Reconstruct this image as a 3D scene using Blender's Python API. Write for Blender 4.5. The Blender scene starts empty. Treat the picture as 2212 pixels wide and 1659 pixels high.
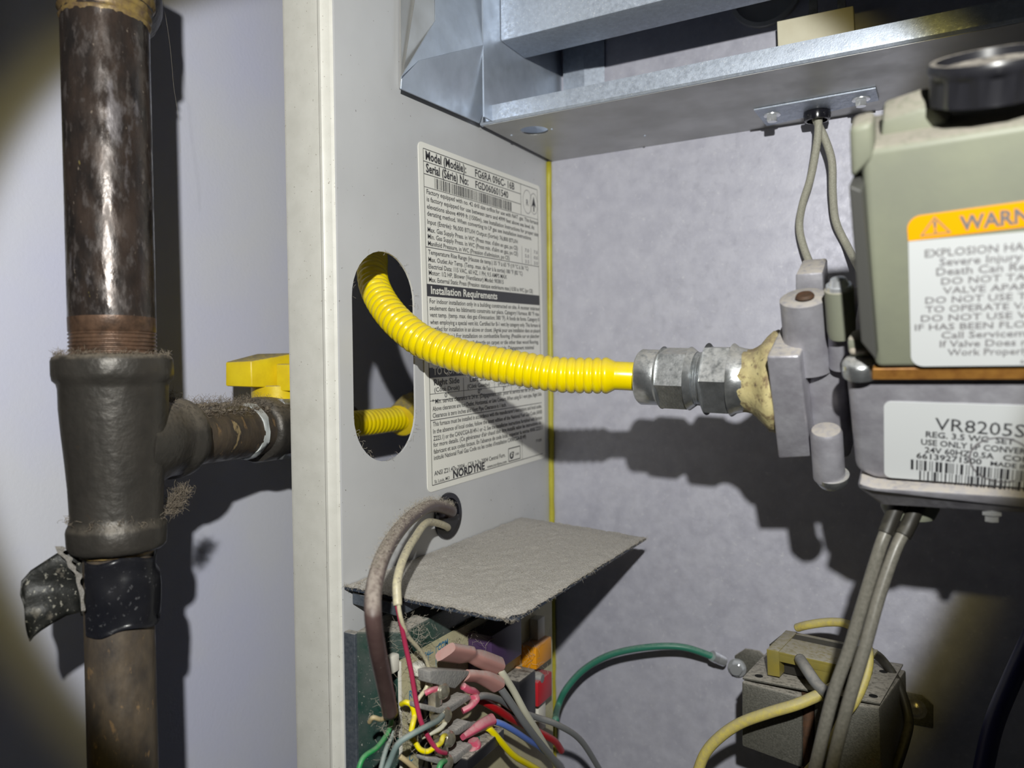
import bpy, bmesh, math, random
from mathutils import Vector, Matrix, noise
random.seed(7)
V = Vector
S = bpy.context.scene
COL = S.collection

# ------------------------------------------------------------------ camera
F, U0, V0 = 1640.0, 1106.0, 829.5
dn = V((0.0103, 0.9996, 0.0264)).normalized()
yc = V((927.0, -53.0, 1640.0)); yc = (yc - dn * yc.dot(dn)).normalized()
zc = -dn
xc = yc.cross(zc).normalized()
M3 = Matrix((xc, yc, zc))                  # camera (x right, y down, z forward) -> world
CAM = V((0.254, 0.0, 1.0))
right, down, fwd = M3 @ V((1, 0, 0)), M3 @ V((0, 1, 0)), M3 @ V((0, 0, 1))
cd = bpy.data.cameras.new('camera'); cam = bpy.data.objects.new('camera', cd); COL.objects.link(cam)
R = Matrix((right, -down, -fwd)).transposed()
cam.matrix_world = Matrix.Translation(CAM) @ R.to_4x4()
cd.sensor_width = 36.0; cd.sensor_fit = 'HORIZONTAL'; cd.lens = F / 2212 * 36
cd.clip_start = 0.005; cd.clip_end = 20
cd.dof.use_dof = True; cd.dof.focus_distance = 0.395; cd.dof.aperture_fstop = 8.0
S.camera = cam

# ------------------------------------------------------------------ world, torch, exposure
w = bpy.data.worlds.new('world'); S.world = w; w.use_nodes = True
w.node_tree.nodes['Background'].inputs[0].default_value = (0.9, 0.95, 1.0, 1)
w.node_tree.nodes['Background'].inputs[1].default_value = 0.009
LP = CAM + right * -0.006 - down * 0.140 - fwd * 0.12
AIM = CAM + fwd * 0.42 + right * -0.012 + down * -0.028
def spot(name, power, color, ang, blend, rad):
    l = bpy.data.lights.new(name, 'SPOT'); l.energy = power; l.color = color
    l.spot_size = math.radians(ang); l.spot_blend = blend; l.shadow_soft_size = rad
    o = bpy.data.objects.new(name, l); COL.objects.link(o); o.location = LP
    o.rotation_euler = (AIM - LP).to_track_quat('-Z', 'Y').to_euler()
spot('torch_beam', 11.8, (0.93, 0.96, 1.0), 55, 0.12, 0.006)
spot('torch_beam_rim', 1.8, (1.0, 0.80, 0.20), 59.0, 0.15, 0.006)
S.view_settings.view_transform = 'Standard'; S.view_settings.look = 'None'
S.view_settings.exposure = 0.0; S.view_settings.gamma = 1.0; S.view_settings.use_curve_mapping = False

# ------------------------------------------------------------------ geometry from the camera's own rays
def ray(u, v): return M3 @ V(((u - U0) / F, (v - V0) / F, 1.0))
def on_x(u, v, x=0.0): r = ray(u, v); return CAM + r * ((x - CAM.x) / r.x)
def on_y(u, v, y): r = ray(u, v); return CAM + r * ((y - CAM.y) / r.y)
def on_z(u, v, z): r = ray(u, v); return CAM + r * ((z - CAM.z) / r.z)
def at(u, v, d): return CAM + ray(u, v) * d
def on_p(u, v, p, n): r = ray(u, v); return CAM + r * ((p - CAM).dot(n) / r.dot(n))
def depth(p): return (p - CAM).dot(fwd)

YB = on_x(1187, 740, 0).y                  # rear panel
YF = on_x(731, 830, 0).y                   # front rim of the cabinet
Z1, Z0 = 1.42, 0.58
XW = -0.149                                # room wall beside the furnace

# ------------------------------------------------------------------ materials
def mat(name, col, rough=0.5, metal=0.0, col2=None, nscale=60, nmix=0.5, bump=0.0, bscale=300, detail=4,
        dust=0.0, dustcol=(0.42, 0.38, 0.33), spots=None, stretch=None, coat=0.0, rvar=0.0, speck=None, spec=0.5):
    m = bpy.data.materials.new(name); m.use_nodes = True
    nt = m.node_tree; N = nt.nodes; L = nt.links; b = N['Principled BSDF']
    b.inputs['Roughness'].default_value = rough; b.inputs['Metallic'].default_value = metal
    b.inputs['Coat Weight'].default_value = coat; b.inputs['Specular IOR Level'].default_value = spec
    tc = N.new('ShaderNodeTexCoord'); vec = tc.outputs['Object']
    if stretch:
        mp = N.new('ShaderNodeMapping'); mp.inputs['Scale'].default_value = stretch
        L.new(vec, mp.inputs['Vector']); vec = mp.outputs['Vector']
    def nz(sc, det=4, lo=0.35, hi=0.65, rg=0.6):
        n = N.new('ShaderNodeTexNoise'); n.inputs['Scale'].default_value = sc; n.inputs['Detail'].default_value = det
        n.inputs['Roughness'].default_value = rg
        L.new(vec, n.inputs['Vector'])
        r = N.new('ShaderNodeMapRange'); r.inputs['From Min'].default_value = lo; r.inputs['From Max'].default_value = hi
        L.new(n.outputs['Fac'], r.inputs['Value']); return r.outputs['Result']
    def mix(f, a, c):
        x = N.new('ShaderNodeMix'); x.data_type = 'RGBA'
        for s, val in ((0, f), (6, a), (7, c)):
            if hasattr(val, 'links'): L.new(val, x.inputs[s])
            else: x.inputs[s].default_value = val if s == 0 else (*val, 1)
        return x.outputs[2]
    def mul(a, k):
        x = N.new('ShaderNodeMath'); x.operation = 'MULTIPLY'; L.new(a, x.inputs[0])
        if hasattr(k, 'links'): L.new(k, x.inputs[1])
        else: x.inputs[1].default_value = k
        return x.outputs[0]
    c = col
    if col2: c = mix(mul(nz(nscale, detail), nmix * 2 if nmix < .5 else 1.0), col, col2)
    if spots:
        for sc, thr, sw, sc_col in spots: c = mix(nz(sc, 5, thr, thr + sw), c, sc_col)
    if speck:
        c = mix(nz(speck[0], 2, speck[1], speck[1] + 0.02), c, speck[2])
    if dust > 0:
        g = N.new('ShaderNodeNewGeometry'); s = N.new('ShaderNodeSeparateXYZ'); L.new(g.outputs['Normal'], s.inputs[0])
        r = N.new('ShaderNodeMapRange'); r.inputs['From Min'].default_value = 0.15; r.inputs['From Max'].default_value = 0.75
        L.new(s.outputs['Z'], r.inputs['Value'])
        f = mul(mul(r.outputs['Result'], nz(420, 5, 0.22, 0.55)), dust)
        c = mix(f, c, dustcol)
        rr = N.new('ShaderNodeMapRange'); rr.inputs['To Min'].default_value = rough; rr.inputs['To Max'].default_value = 0.95
        L.new(f, rr.inputs['Value']); L.new(rr.outputs['Result'], b.inputs['Roughness'])
        if metal > 0:
            rm = N.new('ShaderNodeMapRange'); rm.inputs['To Min'].default_value = metal; rm.inputs['To Max'].default_value = 0
            L.new(f, rm.inputs['Value']); L.new(rm.outputs['Result'], b.inputs['Metallic'])
    elif rvar > 0:
        rr = N.new('ShaderNodeMapRange'); rr.inputs['To Min'].default_value = max(0.05, rough - rvar)
        rr.inputs['To Max'].default_value = min(1, rough + rvar)
        L.new(nz(nscale * 1.7, 5), rr.inputs['Value']); L.new(rr.outputs['Result'], b.inputs['Roughness'])
    if hasattr(c, 'links'): L.new(c, b.inputs['Base Color'])
    else: b.inputs['Base Color'].default_value = (*c, 1)
    if bump > 0:
        n = N.new('ShaderNodeTexNoise'); n.inputs['Scale'].default_value = bscale; n.inputs['Detail'].default_value = 5
        L.new(vec, n.inputs['Vector'])
        bp = N.new('ShaderNodeBump'); bp.inputs['Strength'].default_value = 1.0; bp.inputs['Distance'].default_value = bump
        L.new(n.outputs['Fac'], bp.inputs['Height']); L.new(bp.outputs['Normal'], b.inputs['Normal'])
    return m

DUST = (0.40, 0.365, 0.32)
MT = dict(
 wall=mat('wall_paint', (0.62, 0.635, 0.79), 0.7, col2=(0.66, 0.67, 0.74), nscale=9, bump=0.0001, bscale=500),
 cream=mat('cream_enamel', (0.66, 0.65, 0.60), 0.42, col2=(0.60, 0.59, 0.54), nscale=90, bump=0.00003, bscale=1500, speck=(800, 0.70, (0.25, 0.22, 0.18))),
 panel=mat('grey_enamel', (0.57, 0.575, 0.585), 0.38, col2=(0.52, 0.525, 0.535), nscale=14, bump=0.00002, bscale=1800, speck=(420, 0.72, (0.18, 0.16, 0.14))),
 zinc=mat('galvanised_wall', (0.54, 0.54, 0.62), 0.5, 0.2, col2=(0.46, 0.46, 0.54), nscale=90, detail=8, bump=0.00005, bscale=600, rvar=0.12,
          spots=[(330, 0.60, 0.2, (0.64, 0.64, 0.69))]),
 zincb=mat('galvanised_bright', (0.52, 0.58, 0.68), 0.46, 0.5, col2=(0.43, 0.48, 0.57), nscale=300, detail=6, bump=0.00006, bscale=1500, rvar=0.1, speck=(1300, 0.66, (0.75, 0.78, 0.82))),
 zincs=mat('galvanised_flange', (0.50, 0.56, 0.65), 0.42, 0.5, col2=(0.41, 0.46, 0.54), nscale=45, detail=7, bump=0.00003, bscale=1200, rvar=0.1),
 zincu=mat('galvanised_underside', (0.50, 0.50, 0.49), 0.42, 0.6, col2=(0.44, 0.44, 0.43), nscale=25, bump=0.00002, bscale=900, rvar=0.08),
 steelp=mat('plated_steel', (0.70, 0.72, 0.74), 0.26, 0.9, col2=(0.50, 0.52, 0.53), nscale=260, bump=0.00006, bscale=900, rvar=0.12, dust=0.6, dustcol=DUST),
 bright=mat('bright_screw', (0.80, 0.82, 0.85), 0.24, 0.7),
 iron=mat('black_iron_pipe', (0.028, 0.024, 0.023), 0.30, 0.35, col2=(0.062, 0.045, 0.037), nscale=120, detail=8, bump=0.00016, bscale=420, rvar=0.16, stretch=(1, 1, 0.45),
          spots=[(260, 0.54, 0.14, (0.11, 0.095, 0.09)), (70, 0.58, 0.08, (0.17, 0.155, 0.16)), (420, 0.66, 0.05, (0.26, 0.21, 0.17)), (55, 0.68, 0.03, (0.34, 0.27, 0.09))]),
 ironlow=mat('brown_iron_pipe', (0.13, 0.10, 0.07), 0.5, 0.2, col2=(0.065, 0.055, 0.048), nscale=120, detail=8, bump=0.00016, bscale=420, rvar=0.14,
          spots=[(180, 0.62, 0.06, (0.26, 0.17, 0.09)), (60, 0.68, 0.03, (0.40, 0.30, 0.16))], stretch=(1, 1, 0.5)),
 thread=mat('rusty_thread', (0.17, 0.10, 0.065), 0.38, 0.4, col2=(0.08, 0.05, 0.035), nscale=200, bump=0.0001, bscale=900),
 oldbrass=mat('old_pipe_dope_ring', (0.27, 0.19, 0.06), 0.45, 0.2, col2=(0.13, 0.085, 0.05), nscale=220, bump=0.0002, bscale=500),
 cast=mat('cast_iron_fitting', (0.050, 0.046, 0.041), 0.42, 0.45, col2=(0.070, 0.063, 0.055), nscale=60, bump=0.00032, bscale=330, rvar=0.08, dust=0.6, dustcol=(0.24, 0.20, 0.15),
          spots=[(45, 0.66, 0.08, (0.12, 0.07, 0.04))]),
 yellow=mat('yellow_jacket', (0.92, 0.74, 0.0), 0.22, col2=(0.88, 0.66, 0.0), nscale=90, coat=0.3, dust=0.35, dustcol=(0.62, 0.47, 0.16)),
 ypaint=mat('yellow_paint', (0.82, 0.62, 0.01), 0.42, col2=(0.70, 0.50, 0.01), nscale=70, bump=0.00008, bscale=500, dust=0.9, dustcol=(0.30, 0.25, 0.16)),
 yseal=mat('yellow_sealant', (0.50, 0.46, 0.05), 0.4, col2=(0.42, 0.36, 0.03), nscale=60, bump=0.0001, bscale=300),
 dope=mat('pipe_dope', (0.50, 0.42, 0.20), 0.6, spots=[(240, 0.52, 0.12, (0.26, 0.19, 0.10)), (500, 0.62, 0.06, (0.10, 0.08, 0.06))], col2=(0.62, 0.54, 0.27), nscale=90, detail=6, bump=0.0005, bscale=200, dust=0.8, dustcol=(0.28, 0.22, 0.14)),
 alu=mat('die_cast_aluminium', (0.47, 0.465, 0.51), 0.42, 0.45, col2=(0.33, 0.32, 0.36), nscale=90, detail=7, bump=0.00014, bscale=450, rvar=0.1, dust=0.85, dustcol=(0.46, 0.42, 0.37)),
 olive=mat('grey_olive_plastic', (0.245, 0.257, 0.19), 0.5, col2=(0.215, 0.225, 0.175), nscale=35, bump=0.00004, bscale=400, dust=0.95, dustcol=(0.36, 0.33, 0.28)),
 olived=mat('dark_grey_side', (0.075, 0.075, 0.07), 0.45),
 gasket=mat('copper_gasket', (0.36, 0.17, 0.035), 0.5, 0.3, col2=(0.22, 0.09, 0.02), nscale=180),
 black=mat('black_plastic', (0.018, 0.018, 0.022), 0.3, dust=0.9, dustcol=DUST),
 blackg=mat('gloss_black_plastic', (0.012, 0.012, 0.016), 0.18),
 dark=mat('dark_void', (0.006, 0.006, 0.006), 0.9),
 label=mat('label_paper', (0.88, 0.87, 0.80), 0.4, col2=(0.86, 0.85, 0.79), nscale=20, spec=0.35),
 labelw=mat('white_sticker', (0.62, 0.64, 0.65), 0.4, spec=0.35),
 ink=mat('print_ink', (0.035, 0.035, 0.04), 0.5),
 inkg=mat('print_ink_grey', (0.20, 0.19, 0.20), 0.5),
 blue_ink=mat('blue_ink', (0.06, 0.22, 0.40), 0.5),
 orange=mat('orange_print', (0.95, 0.42, 0.0), 0.4),
 ceramic=mat('cream_ceramic', (0.72, 0.68, 0.52), 0.5, col2=(0.66, 0.61, 0.45), nscale=60),
 braid=mat('braided_sleeve', (0.44, 0.43, 0.35), 0.6, col2=(0.33, 0.32, 0.26), nscale=1300, bump=0.0002, bscale=2200),
 lead=mat('grey_lead', (0.13, 0.125, 0.105), 0.26, col2=(0.18, 0.17, 0.145), nscale=700, dust=0.9, dustcol=(0.26, 0.24, 0.20)),
 brown=mat('brown_cable', (0.075, 0.045, 0.042), 0.33, col2=(0.095, 0.06, 0.055), nscale=150, dust=1.0, dustcol=(0.36, 0.31, 0.27), spots=[(500, 0.66, 0.05, (0.22, 0.18, 0.15))]),
 creamw=mat('cream_wire', (0.66, 0.60, 0.40), 0.45, col2=(0.50, 0.45, 0.33), nscale=500, spots=[(450, 0.60, 0.05, (0.28, 0.25, 0.20))]),
 white=mat('white_wire', (0.68, 0.66, 0.52), 0.4, dust=0.4, dustcol=DUST),
 redw=mat('red_wire', (0.42, 0.035, 0.09), 0.4, dust=0.5, dustcol=(0.42, 0.25, 0.25)),
 red=mat('bright_red_wire', (0.45, 0.01, 0.015), 0.4, dust=0.3, dustcol=DUST),
 yw=mat('yellow_wire', (0.88, 0.74, 0.0), 0.35, dust=0.45, dustcol=(0.50, 0.44, 0.25)),
 yold=mat('aged_yellow_wire', (0.62, 0.52, 0.12), 0.45, col2=(0.50, 0.42, 0.16), nscale=500, dust=0.55, dustcol=(0.45, 0.41, 0.28)),
 greenw=mat('green_wire', (0.02, 0.30, 0.08), 0.4, dust=0.3, dustcol=DUST),
 teal=mat('dark_green_wire', (0.035, 0.19, 0.13), 0.35, dust=0.5, dustcol=(0.22, 0.32, 0.26)),
 greyw=mat('grey_wire', (0.20, 0.205, 0.21), 0.45, dust=0.8, dustcol=(0.36, 0.34, 0.31)),
 greydust=mat('dusty_grey_plastic', (0.22, 0.215, 0.21), 0.7, col2=(0.30, 0.29, 0.27), nscale=900, bump=0.0003, bscale=900, dust=0.9, dustcol=(0.46, 0.43, 0.40)),
 tealg=mat('grey_green_wire', (0.20, 0.27, 0.26), 0.5, dust=0.6, dustcol=(0.36, 0.37, 0.34)),
 bluew=mat('blue_wire', (0.12, 0.22, 0.68), 0.4, dust=0.4, dustcol=DUST),
 tan=mat('tan_wire', (0.50, 0.40, 0.22), 0.5, dust=0.3, dustcol=DUST),
 blackw=mat('black_wire', (0.022, 0.02, 0.016), 0.45, dust=0.6, dustcol=(0.13, 0.12, 0.09)),
 pinkf=mat('faded_pink_sleeve', (0.52, 0.27, 0.24), 0.35, dust=0.95, dustcol=(0.50, 0.41, 0.38)),
 pink=mat('pink_sleeve', (0.60, 0.10, 0.17), 0.32, dust=0.6, dustcol=(0.55, 0.40, 0.38)),
 pcb=mat('cream_circuit_board', (0.56, 0.52, 0.33), 0.5, col2=(0.46, 0.42, 0.27), nscale=70, speck=(900, 0.66, (0.2, 0.22, 0.15))),
 pcbe=mat('circuit_board_edge', (0.70, 0.68, 0.60), 0.5),
 purple=mat('purple_relay', (0.055, 0.028, 0.085), 0.4, dust=0.95, dustcol=(0.12, 0.095, 0.10)),
 fuseo=mat('orange_fuse', (0.75, 0.30, 0.01), 0.35, dust=0.8, dustcol=(0.55, 0.35, 0.25)),
 fuser=mat('red_fuse', (0.50, 0.02, 0.03), 0.35, dust=0.7, dustcol=(0.40, 0.20, 0.20)),
 bluesteel=mat('blue_grey_steel', (0.10, 0.12, 0.15), 0.45, 0.5, col2=(0.16, 0.18, 0.21), nscale=600, dust=0.95, dustcol=DUST),
 greenbox=mat('dusty_green_shell', (0.010, 0.048, 0.036), 0.25, col2=(0.07, 0.085, 0.08), nscale=50, detail=7, dust=0.95, dustcol=DUST, spots=[(700, 0.64, 0.05, (0.3, 0.3, 0.27))]),
 felt=mat('dust_felt', (0.62, 0.59, 0.55), 0.95, col2=(0.36, 0.335, 0.30), nscale=1500, detail=8, bump=0.0006, bscale=1500, speck=(1400, 0.68, (0.78, 0.75, 0.70))),
 shield=mat('dark_shield_underside', (0.03, 0.04, 0.06), 0.5),
 lint=mat('lint_fibre', (0.38, 0.34, 0.28), 0.9),
 lintd=mat('lint_clump', (0.24, 0.20, 0.155), 0.95, col2=(0.17, 0.14, 0.105), nscale=700, bump=0.0008, bscale=1300),
 core=mat('transformer_steel', (0.085, 0.083, 0.07), 0.5, 0.2, col2=(0.14, 0.135, 0.115), nscale=1100, bump=0.0002, bscale=1200, dust=0.95, dustcol=(0.42, 0.39, 0.34),
          spots=[(28, 0.60, 0.08, (0.22, 0.10, 0.035))]),
 rust=mat('rusty_steel', (0.13, 0.06, 0.03), 0.7, 0.2, col2=(0.07, 0.045, 0.03), nscale=150, bump=0.0002, bscale=500),
 bobbin=mat('amber_bobbin', (0.30, 0.24, 0.045), 0.3, col2=(0.22, 0.19, 0.06), nscale=60, dust=0.95, dustcol=(0.42, 0.39, 0.33)),
 tape=mat('black_vinyl_tape', (0.020, 0.021, 0.028), 0.28, col2=(0.030, 0.030, 0.036), nscale=60, bump=0.00025, bscale=90, spots=[(420, 0.62, 0.06, (0.16, 0.16, 0.17))]),
 tapeback=mat('tape_adhesive_side', (0.010, 0.011, 0.010), 0.5, col2=(0.02, 0.02, 0.018), nscale=300, bump=0.0003, bscale=400, spots=[(500, 0.60, 0.05, (0.26, 0.25, 0.21)), (90, 0.62, 0.05, (0.12, 0.11, 0.09))]),
 teflon=mat('thread_seal_tape', (0.62, 0.66, 0.66), 0.4, dust=0.5, dustcol=DUST),
 navy=mat('navy_cable', (0.02, 0.022, 0.09), 0.35),
 silver=mat('tinned_metal', (0.70, 0.66, 0.54), 0.22, 0.8, col2=(0.5, 0.45, 0.35), nscale=300, bump=0.0001, bscale=800),
)

# ------------------------------------------------------------------ object helpers
def props(o, label=None, cat=None, group=None, kind=None):
    if label: o['label'] = label
    if cat: o['category'] = cat
    if group: o['group'] = group
    if kind: o['kind'] = kind
    return o
def thing(name, loc, label, cat, group=None):
    o = bpy.data.objects.new(name, None); COL.objects.link(o); o.location = loc
    o.empty_display_size = 0.01; o['org'] = tuple(loc)
    return props(o, label, cat, group)
def org(o):
    while o is not None:
        if o.type == 'EMPTY': return V(o.location)
        o = o.parent
    return V((0, 0, 0))
def link(name, bm, m, parent=None, smooth=False, origin=None, label=None):
    if isinstance(smooth, (int, float)) and not isinstance(smooth, bool):
        ang = math.radians(smooth)
        for f in bm.faces: f.smooth = True
        for e in bm.edges:
            if len(e.link_faces) == 2 and e.calc_face_angle(0) > ang: e.smooth = False
    elif smooth:
        for f in bm.faces: f.smooth = True
    bm.normal_update()
    me = bpy.data.meshes.new(name); 
    off = org(parent) if parent is not None else (origin if origin is not None else V((0, 0, 0)))
    # the part of a single-mesh thing keeps its thing's origin
    p = parent
    while p is not None and p.type != 'EMPTY':
        if p.parent is None: off = V(p.location); break
        p = p.parent
    bmesh.ops.translate(bm, verts=bm.verts, vec=-off)
    bm.to_mesh(me); bm.free()
    for mm in (m if isinstance(m, (list, tuple)) else [m]): me.materials.append(MT[mm])
    o = bpy.data.objects.new(name, me); COL.objects.link(o)
    if parent is not None: o.parent = parent
    else: o.location = off
    if label: o['label'] = label
    return o
def fix(bm): bmesh.ops.recalc_face_normals(bm, faces=bm.faces); return bm
def prism(bm, pts, ext, bev=0.0, segs=2, mi=0):
    """closed solid: polygon pts pushed along ext"""
    a = [bm.verts.new(p) for p in pts]; b = [bm.verts.new(V(p) + ext) for p in pts]; n = len(pts)
    fs = [bm.faces.new(a), bm.faces.new(b[::-1])]
    for i in range(n): fs.append(bm.faces.new((a[i], b[i], b[(i + 1) % n], a[(i + 1) % n])))
    for f in fs: f.material_index = mi
    bmesh.ops.recalc_face_normals(bm, faces=fs)
    if bev > 0:
        es = list({e for f in fs for e in f.edges})
        bmesh.ops.bevel(bm, geom=es, offset=bev, segments=segs, profile=0.5, affect='EDGES', clamp_overlap=True)
    return bm
def hexa(bm, A, B, bev=0.0, mi=0, segs=2):
    """solid between quad A and quad B"""
    a = [bm.verts.new(p) for p in A]; b = [bm.verts.new(p) for p in B]; n = len(A)
    fs = [bm.faces.new(a), bm.faces.new(b[::-1])]
    for i in range(n): fs.append(bm.faces.new((a[i], b[i], b[(i + 1) % n], a[(i + 1) % n])))
    for f in fs: f.material_index = mi
    bmesh.ops.recalc_face_normals(bm, faces=fs)
    if bev > 0:
        es = list({e for f in fs for e in f.edges})
        bmesh.ops.bevel(bm, geom=es, offset=bev, segments=segs, profile=0.5, affect='EDGES', clamp_overlap=True)
    return bm
def box(bm, c, s, bev=0.0, rot=None, segs=2):
    c = V(c); rot = rot or Matrix.Identity(3); h = V(s) / 2
    q = lambda x, y, z: c + rot @ V((x * h.x, y * h.y, z * h.z))
    return hexa(bm, [q(-1, -1, -1), q(1, -1, -1), q(1, 1, -1), q(-1, 1, -1)], [q(-1, -1, 1), q(1, -1, 1), q(1, 1, 1), q(-1, 1, 1)], bev, 0, segs)
def frame(d):
    d = V(d).normalized(); a = V((0, 0, 1)) if abs(d.z) < 0.9 else V((1, 0, 0))
    x = a.cross(d).normalized(); return x, d.cross(x).normalized(), d
def lathe(bm, A, d, prof, n=32, hexes=(), phase=0.0, jit=0.0, squash=1.0, caps=True):
    """prof: (distance along d, radius) ; rings listed in hexes are hexagonal"""
    x, y, d = frame(d); rings = []
    for k, (t, r) in enumerate(prof):
        ring = []
        for i in range(n):
            a = 2 * math.pi * i / n + phase; rr = r
            if k in hexes:
                s = (a - phase) % (math.pi / 3) - math.pi / 6; rr = r * math.cos(math.pi / 6) / math.cos(s)
            p = V(A) + d * t + x * math.cos(a) * rr + y * math.sin(a) * rr * squash
            if jit: p += d * noise.noise(p * 180) * jit + (x * math.cos(a) + y * math.sin(a)) * noise.noise(p * 260 + V((3, 1, 7))) * jit
            ring.append(bm.verts.new(p))
        rings.append(ring)
    fs = []
    for a, b in zip(rings, rings[1:]):
        for i in range(n): fs.append(bm.faces.new((a[i], a[(i + 1) % n], b[(i + 1) % n], b[i])))
    if caps:
        fs.append(bm.faces.new(rings[0][::-1])); fs.append(bm.faces.new(rings[-1]))
    bmesh.ops.recalc_face_normals(bm, faces=fs)
    return bm
def spline(pts, n=14):
    pts = [V(p) for p in pts]; out = []
    P = [pts[0] * 2 - pts[1]] + pts + [pts[-1] * 2 - pts[-2]]
    for i in range(1, len(P) - 2):
        a, b, c, d = P[i - 1:i + 3]
        for k in range(n):
            t = k / n
            out.append(0.5 * ((2 * b) + (c - a) * t + (2 * a - 5 * b + 4 * c - d) * t * t + (3 * b - a - 3 * c + d) * t ** 3))
    out.append(pts[-1]); return out
def resample(pts, step):
    L = [0.0]
    for a, b in zip(pts, pts[1:]): L.append(L[-1] + (b - a).length)
    n = max(2, int(round(L[-1] / step))); out = []; j = 0
    for i in range(n + 1):
        s = L[-1] * i / n
        while j < len(L) - 2 and L[j + 1] < s: j += 1
        t = (s - L[j]) / max(1e-9, L[j + 1] - L[j]); out.append(pts[j].lerp(pts[j + 1], min(1, t)))
    return out, L[-1] / n
def tube(bm, pts, rad, n=12, rfun=None, caps=True, flat=1.0):
    x = None; rings = []; s = 0.0
    for k, p in enumerate(pts):
        d = (pts[min(k + 1, len(pts) - 1)] - pts[max(k - 1, 0)]).normalized()
        if x is None: x = frame(d)[0]
        x = (x - d * x.dot(d)).normalized(); y = d.cross(x)
        if k: s += (p - pts[k - 1]).length
        r = rfun(s) if rfun else rad
        rings.append([bm.verts.new(p + x * math.cos(2 * math.pi * i / n) * r + y * math.sin(2 * math.pi * i / n) * r * flat) for i in range(n)])
    for a, b in zip(rings, rings[1:]):
        for i in range(n): bm.faces.new((a[i], a[(i + 1) % n], b[(i + 1) % n], b[i]))
    if caps: bm.faces.new(rings[0][::-1]); bm.faces.new(rings[-1])
    return bm
def wire(name, pts, r, m, label=None, cat='wire', parent=None, group=None, n=12, sm=12):
    sp = spline(pts, sm)
    bm = fix(tube(bmesh.new(), sp, r, n))
    if parent is not None: return link(name, bm, m, parent, True)
    o = link(name, bm, m, None, True, origin=V(pts[-1])); props(o, label, cat, group); return o
def strands(bm, centres, n, ln, r=0.00011, up=0.5, spread=0.002, seed=1):
    rnd = random.Random(seed)
    for _ in range(n):
        p = V(rnd.choice(centres)) + V([rnd.gauss(0, spread) for _ in range(3)])
        d = V((rnd.gauss(0, 1), rnd.gauss(0, 1), rnd.gauss(up, 1))).normalized(); q = [p]
        for k in range(4):
            d = (d + V([rnd.gauss(0, .5) for _ in range(3)])).normalized(); q.append(q[-1] + d * ln * rnd.uniform(.15, .4))
        tube(bm, q, r, 3, caps=False)
    return bm
def clump(bm, centres, n, size, seed=1):
    rnd = random.Random(seed)
    for _ in range(n):
        c = V(rnd.choice(centres)); mtx = Matrix.Translation(c) @ Matrix.Diagonal((1, 1, 0.6, 1))
        res = bmesh.ops.create_icosphere(bm, subdivisions=3, radius=size * rnd.uniform(.6, 1.2), matrix=mtx)
        for v in res['verts']: v.co += (v.co - c).normalized() * noise.noise(v.co * 400) * size * 0.9
    return bm
_tc = {}
def text_faces(bm, s, o, rx, uz, h, width=None, bold=0.0, mi=0, sx=1.0, align='L'):
    key = (s, bold)
    if key not in _tc:
        c = bpy.data.curves.new('t', 'FONT'); c.body = s; c.resolution_u = 2; c.offset = bold; c.fill_mode = 'FRONT'
        ob = bpy.data.objects.new('t', c); COL.objects.link(ob)
        bpy.context.view_layer.update()
        me = ob.evaluated_get(bpy.context.evaluated_depsgraph_get()).to_mesh()
        _tc[key] = ([v.co.copy() for v in me.vertices], [tuple(p.vertices) for p in me.polygons])
        bpy.data.objects.remove(ob); bpy.data.curves.remove(c)
    vs, fs = _tc[key]
    if not vs: return
    x0 = min(v.x for v in vs); x1 = max(v.x for v in vs)
    kx = (width / (x1 - x0)) if width else h * sx
    sh = {'L': -x0, 'C': -(x0 + x1) / 2, 'R': -x1}[align]
    nv = [bm.verts.new(V(o) + rx * ((v.x + sh) * kx) + uz * (v.y * h)) for v in vs]
    for f in fs:
        try: bm.faces.new([nv[i] for i in f]).material_index = mi
        except ValueError: pass
def rquad(bm, pts, mi=0):
    f = bm.faces.new([bm.verts.new(p) for p in pts]); f.material_index = mi
def rounded(w, h, r, n=6, corners=(1, 1, 1, 1)):
    out = []
    for (cx, cy, a0, on) in ((w - r, h - r, 0, corners[0]), (r, h - r, 90, corners[1]), (r, r, 180, corners[2]), (w - r, r, 270, corners[3])):
        if on:
            for k in range(n + 1):
                a = math.radians(a0 + 90 * k / n); out.append((cx + r * math.cos(a), cy + r * math.sin(a)))
        else: out.append(((w, h), (0, h), (0, 0), (w, 0))[a0 // 90])
    return out
X_, Y_, Z_ = V((1, 0, 0)), V((0, 1, 0)), V((0, 0, 1))

# ================================================================== SETTING
bm = bmesh.new(); box(bm, (XW - 0.01, 0.35, 1.0), (0.02, 1.5, 1.3)); props(link('wall_left', bm, 'wall'), kind='structure')

# ================================================================== FURNACE CABINET
cab = thing('furnace_cabinet', V((0.2, YF, Z0)), 'open grey furnace cabinet with galvanised rear and cream front rim, filling the middle and right', 'furnace')
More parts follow.
